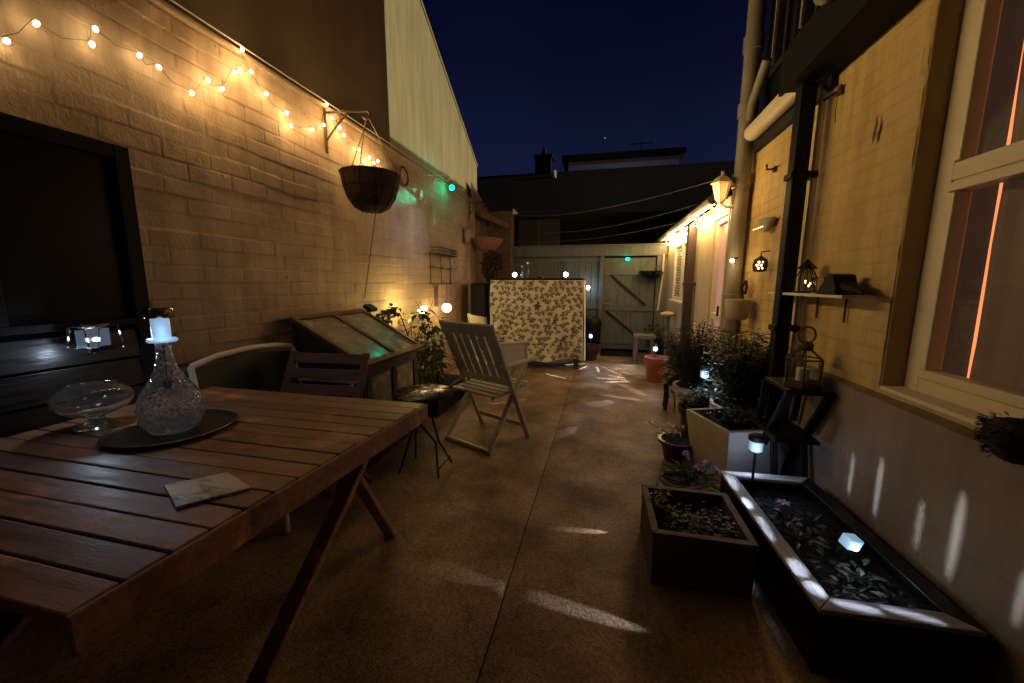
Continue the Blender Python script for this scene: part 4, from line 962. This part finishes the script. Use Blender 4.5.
# ------------------------------------------------------------------ fence & gate
fe = thing('rear_fence', 'green grey board fence across the back under a wide beam', 'fence', (0,0,0))
MB().span(-1.74,1.10,7.46,7.56,1.80,1.985).build('beam', M['fence'], fe, bevel=.008)
MB().span(-1.74,1.12,7.44,7.58,1.988,2.012).build('beam_cap', M['fence'], fe, bevel=.004)
pn_ = MB(); x_ = -1.74
while x_ < -.10:
    pn_.span(x_, x_+.112, 7.53, 7.55+random.uniform(-.003,.003), .05, 1.798); x_ += .117
pn_.build('boards', M['fence'], fe, bevel=.003)
rr_ = MB(); rr_.span(-1.74,-.02,7.505,7.528,.82,.89); rr_.span(-1.74,-.02,7.505,7.528,1.70,1.77); rr_.span(-.74,-.66,7.50,7.527,.05,1.7)
rr_.build('rails', M['fence'], fe, bevel=.003)
for xx in (-.03, .97): MB().span(xx-.035,xx+.035,7.46,7.55,0,1.798).build('post', M['fence'], fe, bevel=.006)
gp_ = MB(); gp_.span(1.008,1.13,7.50,7.55,0,1.798); gp_.build('side_panel', M['fence'], fe)
gt_ = thing('garden_gate', 'green grey ledged and braced garden gate in the back fence', 'gate', (0,0,0))
gb = MB(); x_ = .012
while x_ < .92:
    gb.span(x_, min(x_+.128,.928), 7.535, 7.552, .06, 1.77); x_ += .1305
gb.build('boards', M['fence'], gt_, bevel=.003)
for z in (.20,.83,1.49): MB().span(.016,.926,7.512,7.534,z-.035,z+.035).build('ledge', M['fence'], gt_, bevel=.003)
MB().beam((.14,7.518,1.45),(.78,7.518,.90),.042,.02,(0,-1,0)).build('brace', M['soot'], gt_, bevel=.003)
MB().beam((.08,7.518,.78),(.72,7.518,.26),.042,.02,(0,-1,0)).build('brace', M['soot'], gt_, bevel=.003)
MB().beam((.03,7.50,.92),(.16,7.50,.92),.012,.02).build('latch', M['pipe'], gt_)
bs = thing('gate_basket', 'small dark hanging basket in front of the gate top right', 'hanging basket', (.83,7.36,1.50))
MB().lathe([(0,-.12),(.08,-.11),(.15,-.04),(.19,.02),(.18,.02),(0,0)], 24, mod=lambda q, z: 1+.04*math.sin(q*12)).build('liner', M['black'], bs, smooth=True)
MB().tube([(-.18,0,.02),(0,0,.26),(.18,0,.02)], .005, 5).build('chains', M['wire'], bs)
tl = MB()
for k in range(70):
    q = random.uniform(0,2*PI); tl.leaf((.16*math.cos(q),.16*math.sin(q),0), (math.cos(q),math.sin(q),random.uniform(-1,1)), (0,0,1), .07, .02)
tag(tl.build('trailing_plant', M['leafdark']), 'dark trailing plant in the small gate basket', 'plant').location = (.83,7.36,1.50)
t = thing('green_lamp', 'tiny green light dangling under the fence beam above the gate', 'light', (.42,7.40,1.74))
MB().ball((0,0,0), .028, 10, sq=(1.3,1,.8)).build('globe', M['greenled'], t, smooth=True); MB().tube([(0,0,.02),(0,.02,.06)], .004, 5).build('cord', M['wire'], t)
lamp('green_light', 'POINT', (.42,7.32,1.72), .25, (.02,1,.5), .03)
tag(MB().tube([(1.035,7.40,1.82),(1.03,7.40,1.4),(.985,7.40,.82)], .016, 8).build('broom_handle', M['upvc'], smooth=True), 'pale pole leaning in the corner right of the gate', 'pole')
t = thing('solar_light', 'cool white solar light fixed on the fence right of the cloth', 'light', (-.27,7.49,1.22))
MB().box((0,.0,.0),(.06,.04,.09)).build('body', M['black'], t, bevel=.005); MB().ball((0,-.03,.0), .036, 10, sq=(.9,.7,1.2)).build('lens', M['cool'], t, smooth=True)
lamp('solar_lamp', 'POINT', (-.27,7.30,1.22), 1.8, COOL, .03)
bn = thing('dustbin', 'black round topped bin in front of the fence right of the cloth', 'bin', (-.2,7.2,0))
MB().lathe([(0,0),(.15,0),(.18,.05),(.20,.55),(0,.56)], 28).build('body', M['black'], bn, smooth=True); MB().lathe([(.205,.55),(.21,.58),(.17,.66),(.08,.71),(0,.72)], 28).build('lid', M['black'], bn, smooth=True)
tag(MB().span(.0,.62,7.05,7.42,.006,.028).build('door_mat', M['black'], bevel=.008), 'dark mat on the ground before the gate', 'mat')
sp2 = thing('flower_pot', 'small dark pot with a solar light right of the cloth corner', 'pot', (-.17,6.62,0))
MB().lathe([(0,0),(.10,0),(.15,.22),(.158,.225),(.158,.26),(.14,.26),(.135,.20),(0,.20)], 28).build('pot', M['darkred'], sp2, smooth=True)
MB().lathe([(0,.205),(.134,.205)], 24).build('soil', M['soil'], sp2)
def stake_light(label, loc, h, e, name='solar_stake_light', r=.03, rz=0, lightoff=(0,-.06,0)):
    t = thing(name, label, 'light', loc, rz)
    MB().tube([(0,0,-.06),(0,0,h)], .007, 8).build('stake', M['blackmetal'], t)
    MB().lathe([(r*.6,h),(r,h+.01),(r,h+.055),(r*.9,h+.06)], 20).build('lens', M['coolsoft'], t, smooth=True)
    MB().ball((0,0,h+.03), r*.5, 8).build('led', M['cool'], t)
    MB().lathe([(0,h+.062),(r*1.15,h+.062),(r*1.2,h+.068),(r*1.2,h+.088),(r*.9,h+.095),(0,h+.097)], 20).build('cap', M['black'], t, smooth=True)
    lamp('solar_lamp', 'POINT', (loc[0]+lightoff[0],loc[1]+lightoff[1],loc[2]+h+.03+lightoff[2]), e, COOL, .02)
    return t
stake_light('cool solar stake light in the small dark pot by the cloth corner', (-.17,6.62,.24), .14, 1.8)
# floor fan of streaks cast by added area lamps hovering near this lamp
def floor_strip(x, y, ang, L, wd, e, c=(.8,.88,1.0), z=.07, spread=22, shape='ELLIPSE'):
    o = lamp('solar_ray', 'AREA', (x,y,z), e, c); o.data.shape = shape; o.data.size = wd; o.data.size_y = L; o.data.spread = R_(spread); o.rotation_euler = (0,0,-R_(ang))
for (ox, oy, lst) in ((-.08,6.36,((-62,.18,.55),(-22,.25,.6),(6,.3,.7),(26,.25,.9),(38,.35,1.05),(48,.3,1.15),(58,.35,1.1),(70,.3,.95),(84,.3,.8))),(.55,5.30,((-70,.15,.5),(-95,.15,.6),(-120,.2,.5)))):
    for (a, r0, r1) in lst:
        r = (r0+r1)/2
        floor_strip(ox+math.sin(R_(a))*r, oy-math.cos(R_(a))*r, -a, r1-r0, .035, random.uniform(.10,.20))
floor_strip(.40, 4.85, -30, .55, .12, .11, spread=40); floor_strip(.28, 4.45, -75, .45, .10, .09, spread=40); floor_strip(-.62,5.3,-55,.4,.03,.09)
lamp('solar_pool', 'POINT', (.12,6.0,.30), .9, COOL, .05)  # added lamp without a fixture for the cool floor pool

# ------------------------------------------------------------------ right hand pots
pk = thing('flower_pot', 'pink clay pot with a solar light near the gate', 'pot', (.74,5.36,0))
MB().lathe([(0,0),(.12,0),(.145,.26),(.16,.262),(.165,.33),(.15,.33),(.145,.27),(0,.27)], 28).build('pot', M['pink'], pk, smooth=True)
MB().lathe([(0,.275),(.144,.275)], 24).build('soil', M['soil'], pk)
stake_light('cool solar stake light standing in the pink clay pot', (.71,5.34,.29), .12, 1.4)
stl = thing('stone_stool', 'small grey stool behind the pink pot near the gate', 'stool', (.70,6.62,0))
MB().box((0,0,.44),(.34,.30,.05)).build('seat', M['stool'], stl, bevel=.008)
for sx in (-1,1):
    for sy in (-1,1): MB().beam((sx*.14,sy*.12,0),(sx*.12,sy*.10,.415),.045,.045).build('leg', M['stool'], stl, bevel=.005)
bd = thing('bird_bath', 'pale little mushroom topped pedestal under the extension window', 'pedestal', (1.0,6.35,0))
MB().lathe([(0,0),(.06,0),(.03,.05),(.025,.75),(.04,.80),(0,.80)], 16).build('column', M['stool'], bd, smooth=True); MB().lathe([(0,.80),(.10,.81),(.115,.84),(.06,.87),(0,.875)], 20).build('top', M['extwall'], bd, smooth=True)
def shrub(name, label, loc, R, H, n, leafm, L, W, stems=14, up=1.0, cat='shrub', jitter=.06, base=0.0):
    t = thing(name, label, cat, loc); s1 = MB(); s2 = MB()
    for k in range(stems):
        q = random.uniform(0,2*PI); rr = R*math.sqrt(random.random()); hh = H*random.uniform(.55,1)*(1-.25*rr/R)
        tip = Vector((rr*math.cos(q),rr*math.sin(q),hh)); b0 = Vector((tip.x*.25,tip.y*.25,0))
        mid = (b0+tip)/2+Vector((random.uniform(-.03,.03),random.uniform(-.03,.03),0))
        s1.tube([b0,mid,tip], [.006,.004,.002], 5)
        for i in range(n//stems):
            u = random.uniform(base,1.02); p = (b0*(1-u)**2+mid*2*u*(1-u)+tip*u*u)
            p += Vector((random.gauss(0,jitter*.5),random.gauss(0,jitter*.5),random.gauss(0,jitter*.4)))
            a = random.uniform(0,2*PI); d = Vector((math.cos(a),math.sin(a),up*random.uniform(-.2,1.3)))
            s2.leaf(p, d, (random.uniform(-.5,.5),random.uniform(-.5,.5),1), L*random.uniform(.6,1.2), W*random.uniform(.7,1.2))
    s1.build('stems', M['stem'], t, smooth=True); s2.build('foliage', leafm, t)
    return t
def pot(label, loc, r0, r1, h, m, name='plant_pot', rim=.012, n=28):
    t = thing(name, label, 'pot', loc)
    MB().lathe([(0,0),(r0,0),(r1-.01,h*.86),(r1+rim,h*.865),(r1+rim,h),(r1-.012,h),(r1-.016,h*.88),(0,h*.88)], n).build('pot', m, t, smooth=True)
    MB().lathe([(0,h*.9),(r1-.016,h*.9)], 24).build('soil', M['soil'], t)
    return t
pot('large tan pot with the tall upright rosemary', (.86,3.62,0), .15, .20, .40, M['tanpot'])
shrub('rosemary_bush', 'tall upright dark rosemary with needle leaves in the large tan pot', (.84,3.62,.36), .30, .68, 5200, M['needle'], .05, .008, stems=80, up=1.2, jitter=.035, base=.15)
pot('pale tan pot under the wide dark shrub against the yellow wall', (1.0,3.05,0), .13, .17, .42, M['tanpot'])
shrub('dark_shrub', 'wide dark rounded shrub against the yellow wall left of the black downpipe', (1.0,3.06,.36), .25, .70, 4200, M['leafdark'], .05, .022, stems=60, up=.4, jitter=.06, base=.1)
shrub('dark_shrub', 'low dark bush in the corner between gate and extension', (.95,7.0,.0), .22, .75, 900, M['leafdark'], .08, .03, stems=24, up=.5, jitter=.08)
shrub('dark_shrub', 'dark leafy bush behind the rosemary beside the pink pot', (.97,4.75,.0), .24, .72, 1300, M['leafdark'], .07, .022, stems=30, up=.6, jitter=.07)
ps = thing('plant_stand', 'slim dark plant stand with a little lit flower pot', 'plant stand', (.74,4.16,0))
for sx in (-1,1):
    for sy in (-1,1): MB().tube([(sx*.06,sy*.06,0),(sx*.05,sy*.05,.15),(sx*.062,sy*.062,.27)], [.014,.02,.014], 8).build('leg', M['blackmetal'], ps, smooth=True)
MB().box((0,0,.28),(.17,.17,.02)).build('top', M['blackmetal'], ps, bevel=.004)
shrub('silver_plant', 'small silvery plant on the slim stand lit by a solar light', (.74,4.16,.29), .09, .17, 260, M['leafgrey'], .05, .02, stems=10, up=.5, cat='plant', jitter=.04)
shrub('silver_plant', 'silver leaved plant glowing in front of the rosemary pot', (.80,3.28,.30), .17, .22, 500, M['leafgrey'], .05, .024, stems=16, up=.4, cat='plant', jitter=.05)
pot('low dark pot with the silver leaved plant before the rosemary', (.80,3.28,0), .12, .15, .30, M['darkred'])
stake_light('cool solar stake light among the silver leaved plant', (.81,3.24,.34), .22, 1.7)
lamp('solar_lamp', 'POINT', (.93,3.12,.56), .35, COOL, .02)

# square stone planter
hp = thing('square_planter', 'large tapered sandstone planter set cornerwise beside the raised bed', 'planter', (.895,2.715,0), R_(21))
def taper(mb, s0, s1, h, t_=.03):
    o0 = [(-s0,-s0,0),(s0,-s0,0),(s0,s0,0),(-s0,s0,0)]; o1 = [(-s1,-s1,h),(s1,-s1,h),(s1,s1,h),(-s1,s1,h)]
    i1 = [(a*(1-t_/s1),b_*(1-t_/s1),h) for a, b_, _ in o1]; i0 = [(a*(1-t_/s1),b_*(1-t_/s1),h-.06) for a, b_, _ in o1]
    return mb.add(o0+o1+i1+i0, [(3,2,1,0),(12,13,14,15)]+[f_ for k in range(4) for f_ in ((k,(k+1)%4,4+(k+1)%4,4+k),(4+k,4+(k+1)%4,8+(k+1)%4,8+k),(8+k,8+(k+1)%4,12+(k+1)%4,12+k))])
taper(MB(), .175, .225, .42).build('body', M['tanpot'], hp, bevel=.006)
MB().span(-.19,.19,-.19,.19,.365,.375).build('soil', M['soil'], hp)
shrub('bedding_plant', 'low dull green plants filling the sandstone planter', (.90,2.72,.375), .19, .14, 420, M['leafdark'], .04, .016, stems=24, up=.5, cat='plant', jitter=.05)
pot('dark red glazed bowl pot with dry white blossoms', (.585,2.92,0), .09, .13, .16, M['darkred'])
dp_ = thing('dry_flower', 'spray of dry pale blossoms leaning left from the dark red bowl', 'plant', (.55,2.92,.15))
s1 = MB(); s2 = MB()
for k in range(14):
    tip = Vector((random.uniform(-.20,.08), random.uniform(-.08,.06), random.uniform(.03,.12))); s1.tube([(0,0,0), tip*.5+Vector((0,0,.02)), tip], .0025, 5)
    for i in range(5): s2.leaf(tip, (random.uniform(-1,1),random.uniform(-1,1),random.uniform(-.2,1)), (0,0,1), .024, .016)
s1.build('stems', M['drystem'], dp_); s2.build('blossoms', M['whitepetal'], dp_)
pot('small grey pot with lilac flowers behind the square wooden box', (.50,2.36,0), .08, .11, .13, M['stool'])
lp_ = thing('lilac_flower', 'lilac flowers with bright green strappy leaves behind the wooden box', 'plant', (.52,2.30,.10))
s1 = MB(); s2 = MB()
for k in range(90):
    q = random.uniform(0,2*PI); r = random.uniform(0,.11); s1.leaf((r*math.cos(q)+.03,r*math.sin(q),random.uniform(0,.1)), (math.cos(q),math.sin(q),random.uniform(.2,1.4)), (.2,0,1), random.uniform(.05,.13), random.uniform(.010,.024))
for (a, b_, c_) in ((-.01,.02,.21),(.00,.03,.19),(.09,-.02,.14),(.10,.0,.16),(.06,.02,.12),(.17,.02,.12)):
    s1.tube([(a*.5,b_*.5,0),(a,b_,c_)], .003, 5)
    s2 = MB()
    for i in range(9): s2.leaf((a,b_,c_+random.uniform(-.02,.02)), (random.uniform(-1,1),random.uniform(-1,1),random.uniform(-.4,.8)), (0,0,1), .026, .02)
    s2.build('petals', M['lilac'], lp_)
s1.build('leaves', M['leaf'], lp_)

# square wood box
wb = thing('wooden_box', 'square weathered wooden planter box in front of the raised bed', 'planter', (.445,1.80,0), R_(1))
def boxplanter(t, sx, sy, h, rim, m, mx_, wall=.02, side=None):
    MB().span(-sx,sx,-sy,-sy+wall,0,h-.001).build('side', side or mx_, t, bevel=.004); MB().span(-sx,sx,sy-wall,sy,0,h-.001).build('side', side or mx_, t, bevel=.004)
    MB().span(-sx,-sx+wall,-sy+wall,sy-wall,0,h-.001).build('side', side or m, t, bevel=.004); MB().span(sx-wall,sx,-sy+wall,sy-wall,0,h-.001).build('side', side or m, t, bevel=.004)
    MB().prism([(-sx-.006,-sy-.006),(sx+.006,-sy-.006),(sx-rim,-sy+rim),(-sx+rim,-sy+rim)], h, h+.018, 'z').build('rim', mx_, t, bevel=.003)
    MB().prism([(-sx-.006,sy+.006),(-sx+rim,sy-rim),(sx-rim,sy-rim),(sx+.006,sy+.006)], h, h+.018, 'z').build('rim', mx_, t, bevel=.003)
    MB().prism([(-sx-.006,-sy-.003),(-sx+rim-.001,-sy+rim),(-sx+rim-.001,sy-rim),(-sx-.006,sy+.003)], h, h+.018, 'z').build('rim', m, t, bevel=.003)
    MB().prism([(sx+.006,-sy-.003),(sx+.006,sy+.003),(sx-rim+.001,sy-rim),(sx-rim+.001,-sy+rim)], h, h+.018, 'z').build('rim', side or m, t, bevel=.003)
boxplanter(wb, .20, .20, .235, .026, M['boxwood'], M['boxwood'])
MB().span(-.178,.178,-.178,.178,.15,.175).build('soil', M['soil'], wb)
dfl = thing('dry_flower', 'withered pale plant in the corner of the square wooden box', 'plant', (.31,1.90,.165))
s2 = MB()
for k in range(60): s2.leaf((random.uniform(-.03,.05),random.uniform(-.05,.05),random.uniform(.02,.12)), (random.uniform(-1,1),random.uniform(-1,1),random.uniform(-.5,1)), (0,0,1), .03, .012)
s2.build('leaves', M['drystem'], dfl)
shrub('bedding_plant', 'dull low greenery filling the square wooden box', (.47,1.78,.172), .15, .09, 360, M['leafdark'], .035, .016, stems=22, up=.5, cat='plant', jitter=.045)
# raised bed
rbd = thing('raised_bed', 'long raised bed with pale timber rim along the yellow wall', 'planter', (.932,1.795,0), R_(2.5))
boxplanter(rbd, .220, .475, .235, .058, M['palewood'], M['palewoodx'], side=M['blackwood'])  # black sides and wall-side rim put the shade there into the colour
MB().span(-.197,.197,-.45,.45,.15,.175).build('soil', M['soil'], rbd)
MB().beam((-.245,-.3,.14),(-.245,.3,.14),.004,.004).build('board_joint', M['black'], rbd) if False else None
bp_ = [(.86,2.02),(.90,1.90),(.95,1.80),(1.0,1.70),(1.05,1.60),(.93,1.62),(.88,1.75),(1.02,1.92),(1.08,1.78),(1.0,1.52),(1.08,1.46),(.93,1.48)]
for i, (x_, y_) in enumerate(bp_):
    x_ = .845+(x_-.86)*.85
    t = thing('bedding_plant', 'small low leafy plant growing in the raised bed', 'plant', (x_,y_,.172), 0, 'bedding plants in the raised bed')
    s2 = MB()
    for k in range(15):
        q = random.uniform(0,2*PI); s2.leaf((.03*math.cos(q),.03*math.sin(q),random.uniform(.0,.05)), (math.cos(q),math.sin(q),random.uniform(-.1,.9)), (0,0,1), random.uniform(.03,.06), random.uniform(.014,.026))
    s2.build('leaves', M['leafgrey'] if i in (2,4,7) else M['leafdark'], t)
vi = thing('lilac_flower', 'single lilac star flower among the raised bed plants', 'plant', (.90,2.0,.20)); s2 = MB()
for k in range(6): s2.leaf((0,0,.04), (math.cos(k*PI/3),math.sin(k*PI/3),.3), (0,0,1), .035, .018)
s2.build('petals', M['lilac'], vi); MB().tube([(0,0,-.04),(0,0,.04)], .003, 5).build('stem', M['leaf'], vi)
stake_light('tall black capped solar stake light at the far end of the raised bed', (.82,2.17,.175), .245, .22, r=.032, lightoff=(-.02,-.07,0))
lamp('solar_lamp', 'POINT', (.895,2.31,.36), .6, (.45,.62,1.0), .015)
ck = thing('solar_stake_light', 'tilted cube shaped solar light glowing blue in the middle of the raised bed', 'light', (.985,1.64,.175), R_(20))
MB().tube([(0,0,-.03),(0,0,.10)], .007, 8).build('stake', M['blackmetal'], ck)
MB().box((0,0,.125),(.055,.045,.045), (R_(12),R_(10),0)).build('lens', M['coolsoft'], ck, bevel=.004); MB().ball((0,-.018,.113), .013, 8).build('led', M['cool'], ck)
lamp('solar_lamp', 'POINT', (.965,1.58,.31), .12, COOL, .02)
# wall streaks cast by added unseen area lamps above the bed
for (y, za, zb, wd, e) in ((2.10,.27,.48,.018,.05),(1.915,.27,.55,.022,.08),(1.685,.28,.48,.016,.035),(1.535,.27,.60,.030,.11),(1.31,.30,.48,.016,.03)):
    o = lamp('bed_ray', 'AREA', (1.135,y,(za+zb)/2), e*.40, (.60,.75,1.0)); o.data.shape = 'ELLIPSE'; o.data.size = zb-za; o.data.size_y = wd; o.data.spread = R_(30)
    o.matrix_world = Matrix.Translation((1.135,y,(za+zb)/2)) @ Matrix(((0,0,-1),(0,1,0),(1,0,0))).to_4x4()
for (x, y, a, L, wd, e) in ((.705,2.13,3,.16,.05,.05),(.715,1.93,3,.10,.04,.03),(.725,1.74,3,.18,.03,.035),(.745,1.50,6,.10,.05,.03),(.755,1.40,-12,.07,.05,.025),(.85,1.345,-84,.13,.03,.025),(1.0,1.35,-78,.16,.025,.015),(.80,2.245,88,.20,.03,.04)):
    floor_strip(x, y, a, L, wd, e, (.62,.74,1.0), z=.33, spread=26)  # added unseen lamps lay cool highlights along the rim
# floor streaks from added low spot lamps without fixtures
spot('floor_ray', (.64,1.30,.075), (.02,1.385,0), 70, (.78,.85,1.0), 7, .8, .005)
spot('floor_ray', (.225,1.93,.05), (-.03,1.905,0), 11, (.9,.87,.88), 12, .9, .004)
spot('floor_ray', (-.12,1.42,.10), (-.60,1.46,0), 3, (.9,.85,.8), 15, .8, .004)
spot('floor_ray', (.4,4.5,.25), (.05,4.2,0), 9, (.8,.85,1), 22, .8, .004)
spot('floor_ray', (-.05,3.7,.2), (-.25,3.3,0), 5, (.9,.85,.8), 18, .8, .004)

# ------------------------------------------------------------------ folding step with lantern
fs_ = thing('folding_stool', 'black folding step stool leaning by the yellow wall under the glass lantern', 'stool', (1.09,2.44,0), 0)
MB().box((0,.0,.725),(.20,.32,.024)).build('top_tread', M['black'], fs_, bevel=.006)
MB().box((-.03,.02,.45),(.22,.36,.022)).build('lower_tread', M['black'], fs_, bevel=.006)
for sx in (-.095,.095):
    MB().beam((sx,-.17,.735),(sx,.32,.0),.024,.045,(1,0,0)).build('rail', M['black'], fs_, bevel=.005)
    MB().beam((sx,.15,.715),(sx,.19,.46),.022,.036,(1,0,0)).build('strut', M['black'], fs_, bevel=.005)
    MB().beam((sx*.8,.02,.44),(sx*.8,-.10,.0),.022,.036,(1,0,0)).build('rail', M['black'], fs_, bevel=.005)
gl_ = thing('glass_lantern', 'hexagonal glass lantern with ring handle standing on the black stool', 'lantern', (1.10,2.40,.738), R_(10))
MB().lathe([(0,0),(.095,0),(.095,.022),(.085,.03),(0,.03)], 6).build('base', M['rust'], gl_)
MB().lathe([(.082,.032),(.086,.15)], 6).build('glazing', M['pane'], gl_)
fr = MB()
for k in range(6):
    q = PI/3*k; fr.beam((.086*math.cos(q),.086*math.sin(q),.03),(.089*math.cos(q),.089*math.sin(q),.155),.008,.008)
    fr.beam((.089*math.cos(q),.089*math.sin(q),.155),(.03*math.cos(q),.03*math.sin(q),.205),.007,.007)
    q2 = q+PI/3; fr.beam((.089*math.cos(q),.089*math.sin(q),.155),(.089*math.cos(q2),.089*math.sin(q2),.155),.007,.007)
fr.build('frame', M['rust'], gl_)
MB().lathe([(.03,.20),(.036,.21),(.036,.235),(.02,.25),(0,.252)], 12).build('cap', M['rust'], gl_, smooth=True)
MB().tube([(.045*math.cos(q),0,.285+.045*math.sin(q)) for q in np.linspace(0,2*PI,25)[:-1]], .005, 6, close=True).build('ring_handle', M['rust'], gl_, smooth=True)
MB().lathe([(0,.03),(.03,.03),(.03,.10),(0,.10)], 16).build('candle', M['whitefab'], gl_, smooth=True)
# dark lump on sill
dk = thing('coir_bowl', 'dark fuzzy coir bowl on the window ledge at the right edge', 'bowl', (1.19,1.345,.80))
MB().lathe([(0,0),(.05,.0),(.07,.025),(.082,.06),(.078,.095),(.06,.11),(0,.09)], 28, mod=lambda q, z: 1+.05*math.sin(q*9+z*60)+.03*math.sin(q*23)).build('bowl', M['soot'], dk, smooth=True)
fz = MB()
for k in range(500):
    q = random.uniform(0,2*PI); z = random.uniform(.01,.11); r = .076 if z > .03 else .06; fz.leaf((r*math.cos(q),r*math.sin(q),z), (math.cos(q),math.sin(q),random.uniform(-.5,1)), (0,0,1), .025, .004)
fz.build('fibres', M['coir'], dk)

# ------------------------------------------------------------------ washing lines, background
for i, (a, b_, s_, lab) in enumerate((((-1.74,7.38,2.58),(.95,3.95,2.22),.12,'topmost of three washing lines strung across the yard'),((-1.74,7.40,2.33),(.96,4.6,2.14),.16,'middle of three washing lines strung across the yard'),((-1.74,7.42,2.10),(.96,5.6,2.10),.10,'lowest of three washing lines strung across the yard'))):
    pts = [Vector(a).lerp(Vector(b_), q)-Vector((0,0,s_*4*q*(1-q))) for q in np.linspace(0,1,24)]
    tag(MB().tube(pts, .004, 5).build('washing_line', M['washline'], smooth=True), lab, 'washing line')
tag(MB().add([(-1.72,7.34,2.58),(-1.60,7.36,2.60),(-1.70,7.35,2.70)], [(0,1,2)]).build('white_pennant', M['whitepetal']), 'little white triangular pennant at the left end of the washing line', 'pennant')
hs = thing('rear_house', 'dark terraced house with long red tiled roof behind the fence', 'house', (0,0,0))
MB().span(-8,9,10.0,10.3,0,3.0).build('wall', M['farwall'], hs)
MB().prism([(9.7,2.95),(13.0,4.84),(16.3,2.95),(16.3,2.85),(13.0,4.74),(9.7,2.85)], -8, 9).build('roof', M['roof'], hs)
MB().span(-2.16,-1.10,9.93,9.99,2.2,3.1).build('window', M['farpale'], hs); MB().span(-1.66,-1.60,9.915,9.928,2.2,3.1).build('window_bar', M['fence'], hs)
chm = MB().span(-2.25,-1.75,12.8,13.3,4.6,5.25); chm.span(-2.3,-1.7,12.75,13.35,5.25,5.33); c_ = chm.build('chimney', M['soot'], hs); 
MB().lathe([(.09,5.33),(.075,5.6),(.06,5.6)], 10, (-2.0,13.05,0)).build('chimney_pot', M['soot'], c_)
dmr = MB().span(-1.25,2.15,13.4,15,4.6,5.22); dm_ = dmr.build('dormer', M['dormer'], hs)
MB().span(-1.45,2.3,13.25,15.2,5.22,5.40).build('dormer_roof', M['soot'], dm_)
ae = thing('tv_aerial', 'thin television aerial on the flat dormer roof', 'aerial', (1.05,13.9,5.4))
MB().tube([(0,0,0),(0,0,.45)], .02, 5).build('mast', M['soot'], ae); MB().tube([(-.35,0,.40),(.35,0,.40)], .015, 5).build('boom', M['soot'], ae)
et = MB()
for k in range(6): et.tube([(-.3+.12*k,-.12,.40),(-.3+.12*k,.12,.40)], .01, 5)
et.build('elements', M['soot'], ae)
tag(MB().tube([(-1.62,12.55,4.72),(-1.60,12.5,4.62),(-1.55,12.45,4.45)], [.09,.07,.05], 8).build('roof_flashing', M['dormer']), 'pale lead flashing strip on the dark roof left of the dormer', 'flashing')
lamp('lane_glow', 'POINT', (.4,11.9,6.3), 6, (.8,.85,1), .3)  # added unseen fill lamp that brightens the dormer

# added fill lamps without fixtures, widening the string lights' glow across the yard
ag = lamp('string_glow', 'AREA', (-2.06,3.3,2.46), 17, (1.0,.68,.28)); ag.data.shape = 'RECTANGLE'; ag.data.size = 2.2; ag.data.size_y = .12; ag.data.spread = R_(106)
ag.matrix_world = Matrix.Translation((-2.06,3.3,2.46)) @ Matrix(((0,0,-1),(1,0,0),(0,-1,0))).to_4x4() @ Matrix.Rotation(R_(-7),4,'X')
lamp('eaves_glow', 'POINT', (.95,5.0,1.96), 3.5, WARM, .10)
lamp('eaves_glow', 'POINT', (.95,6.5,1.93), 4, WARM, .10)

# ------------------------------------------------------------------ render settings
scene.view_settings.view_transform = 'Standard'; scene.view_settings.look = 'None'; scene.view_settings.exposure = 0
cy = scene.cycles
cy.use_denoising = True
try: cy.denoiser = 'OPENIMAGEDENOISE'; cy.denoising_input_passes = 'RGB_ALBEDO_NORMAL'
except Exception: pass
cy.max_bounces = 8; cy.transmission_bounces = 8; cy.transparent_max_bounces = 8; cy.diffuse_bounces = 3; cy.glossy_bounces = 4
cy.sample_clamp_indirect = 4; cy.caustics_reflective = False; cy.caustics_refractive = False
cy.use_light_tree = True
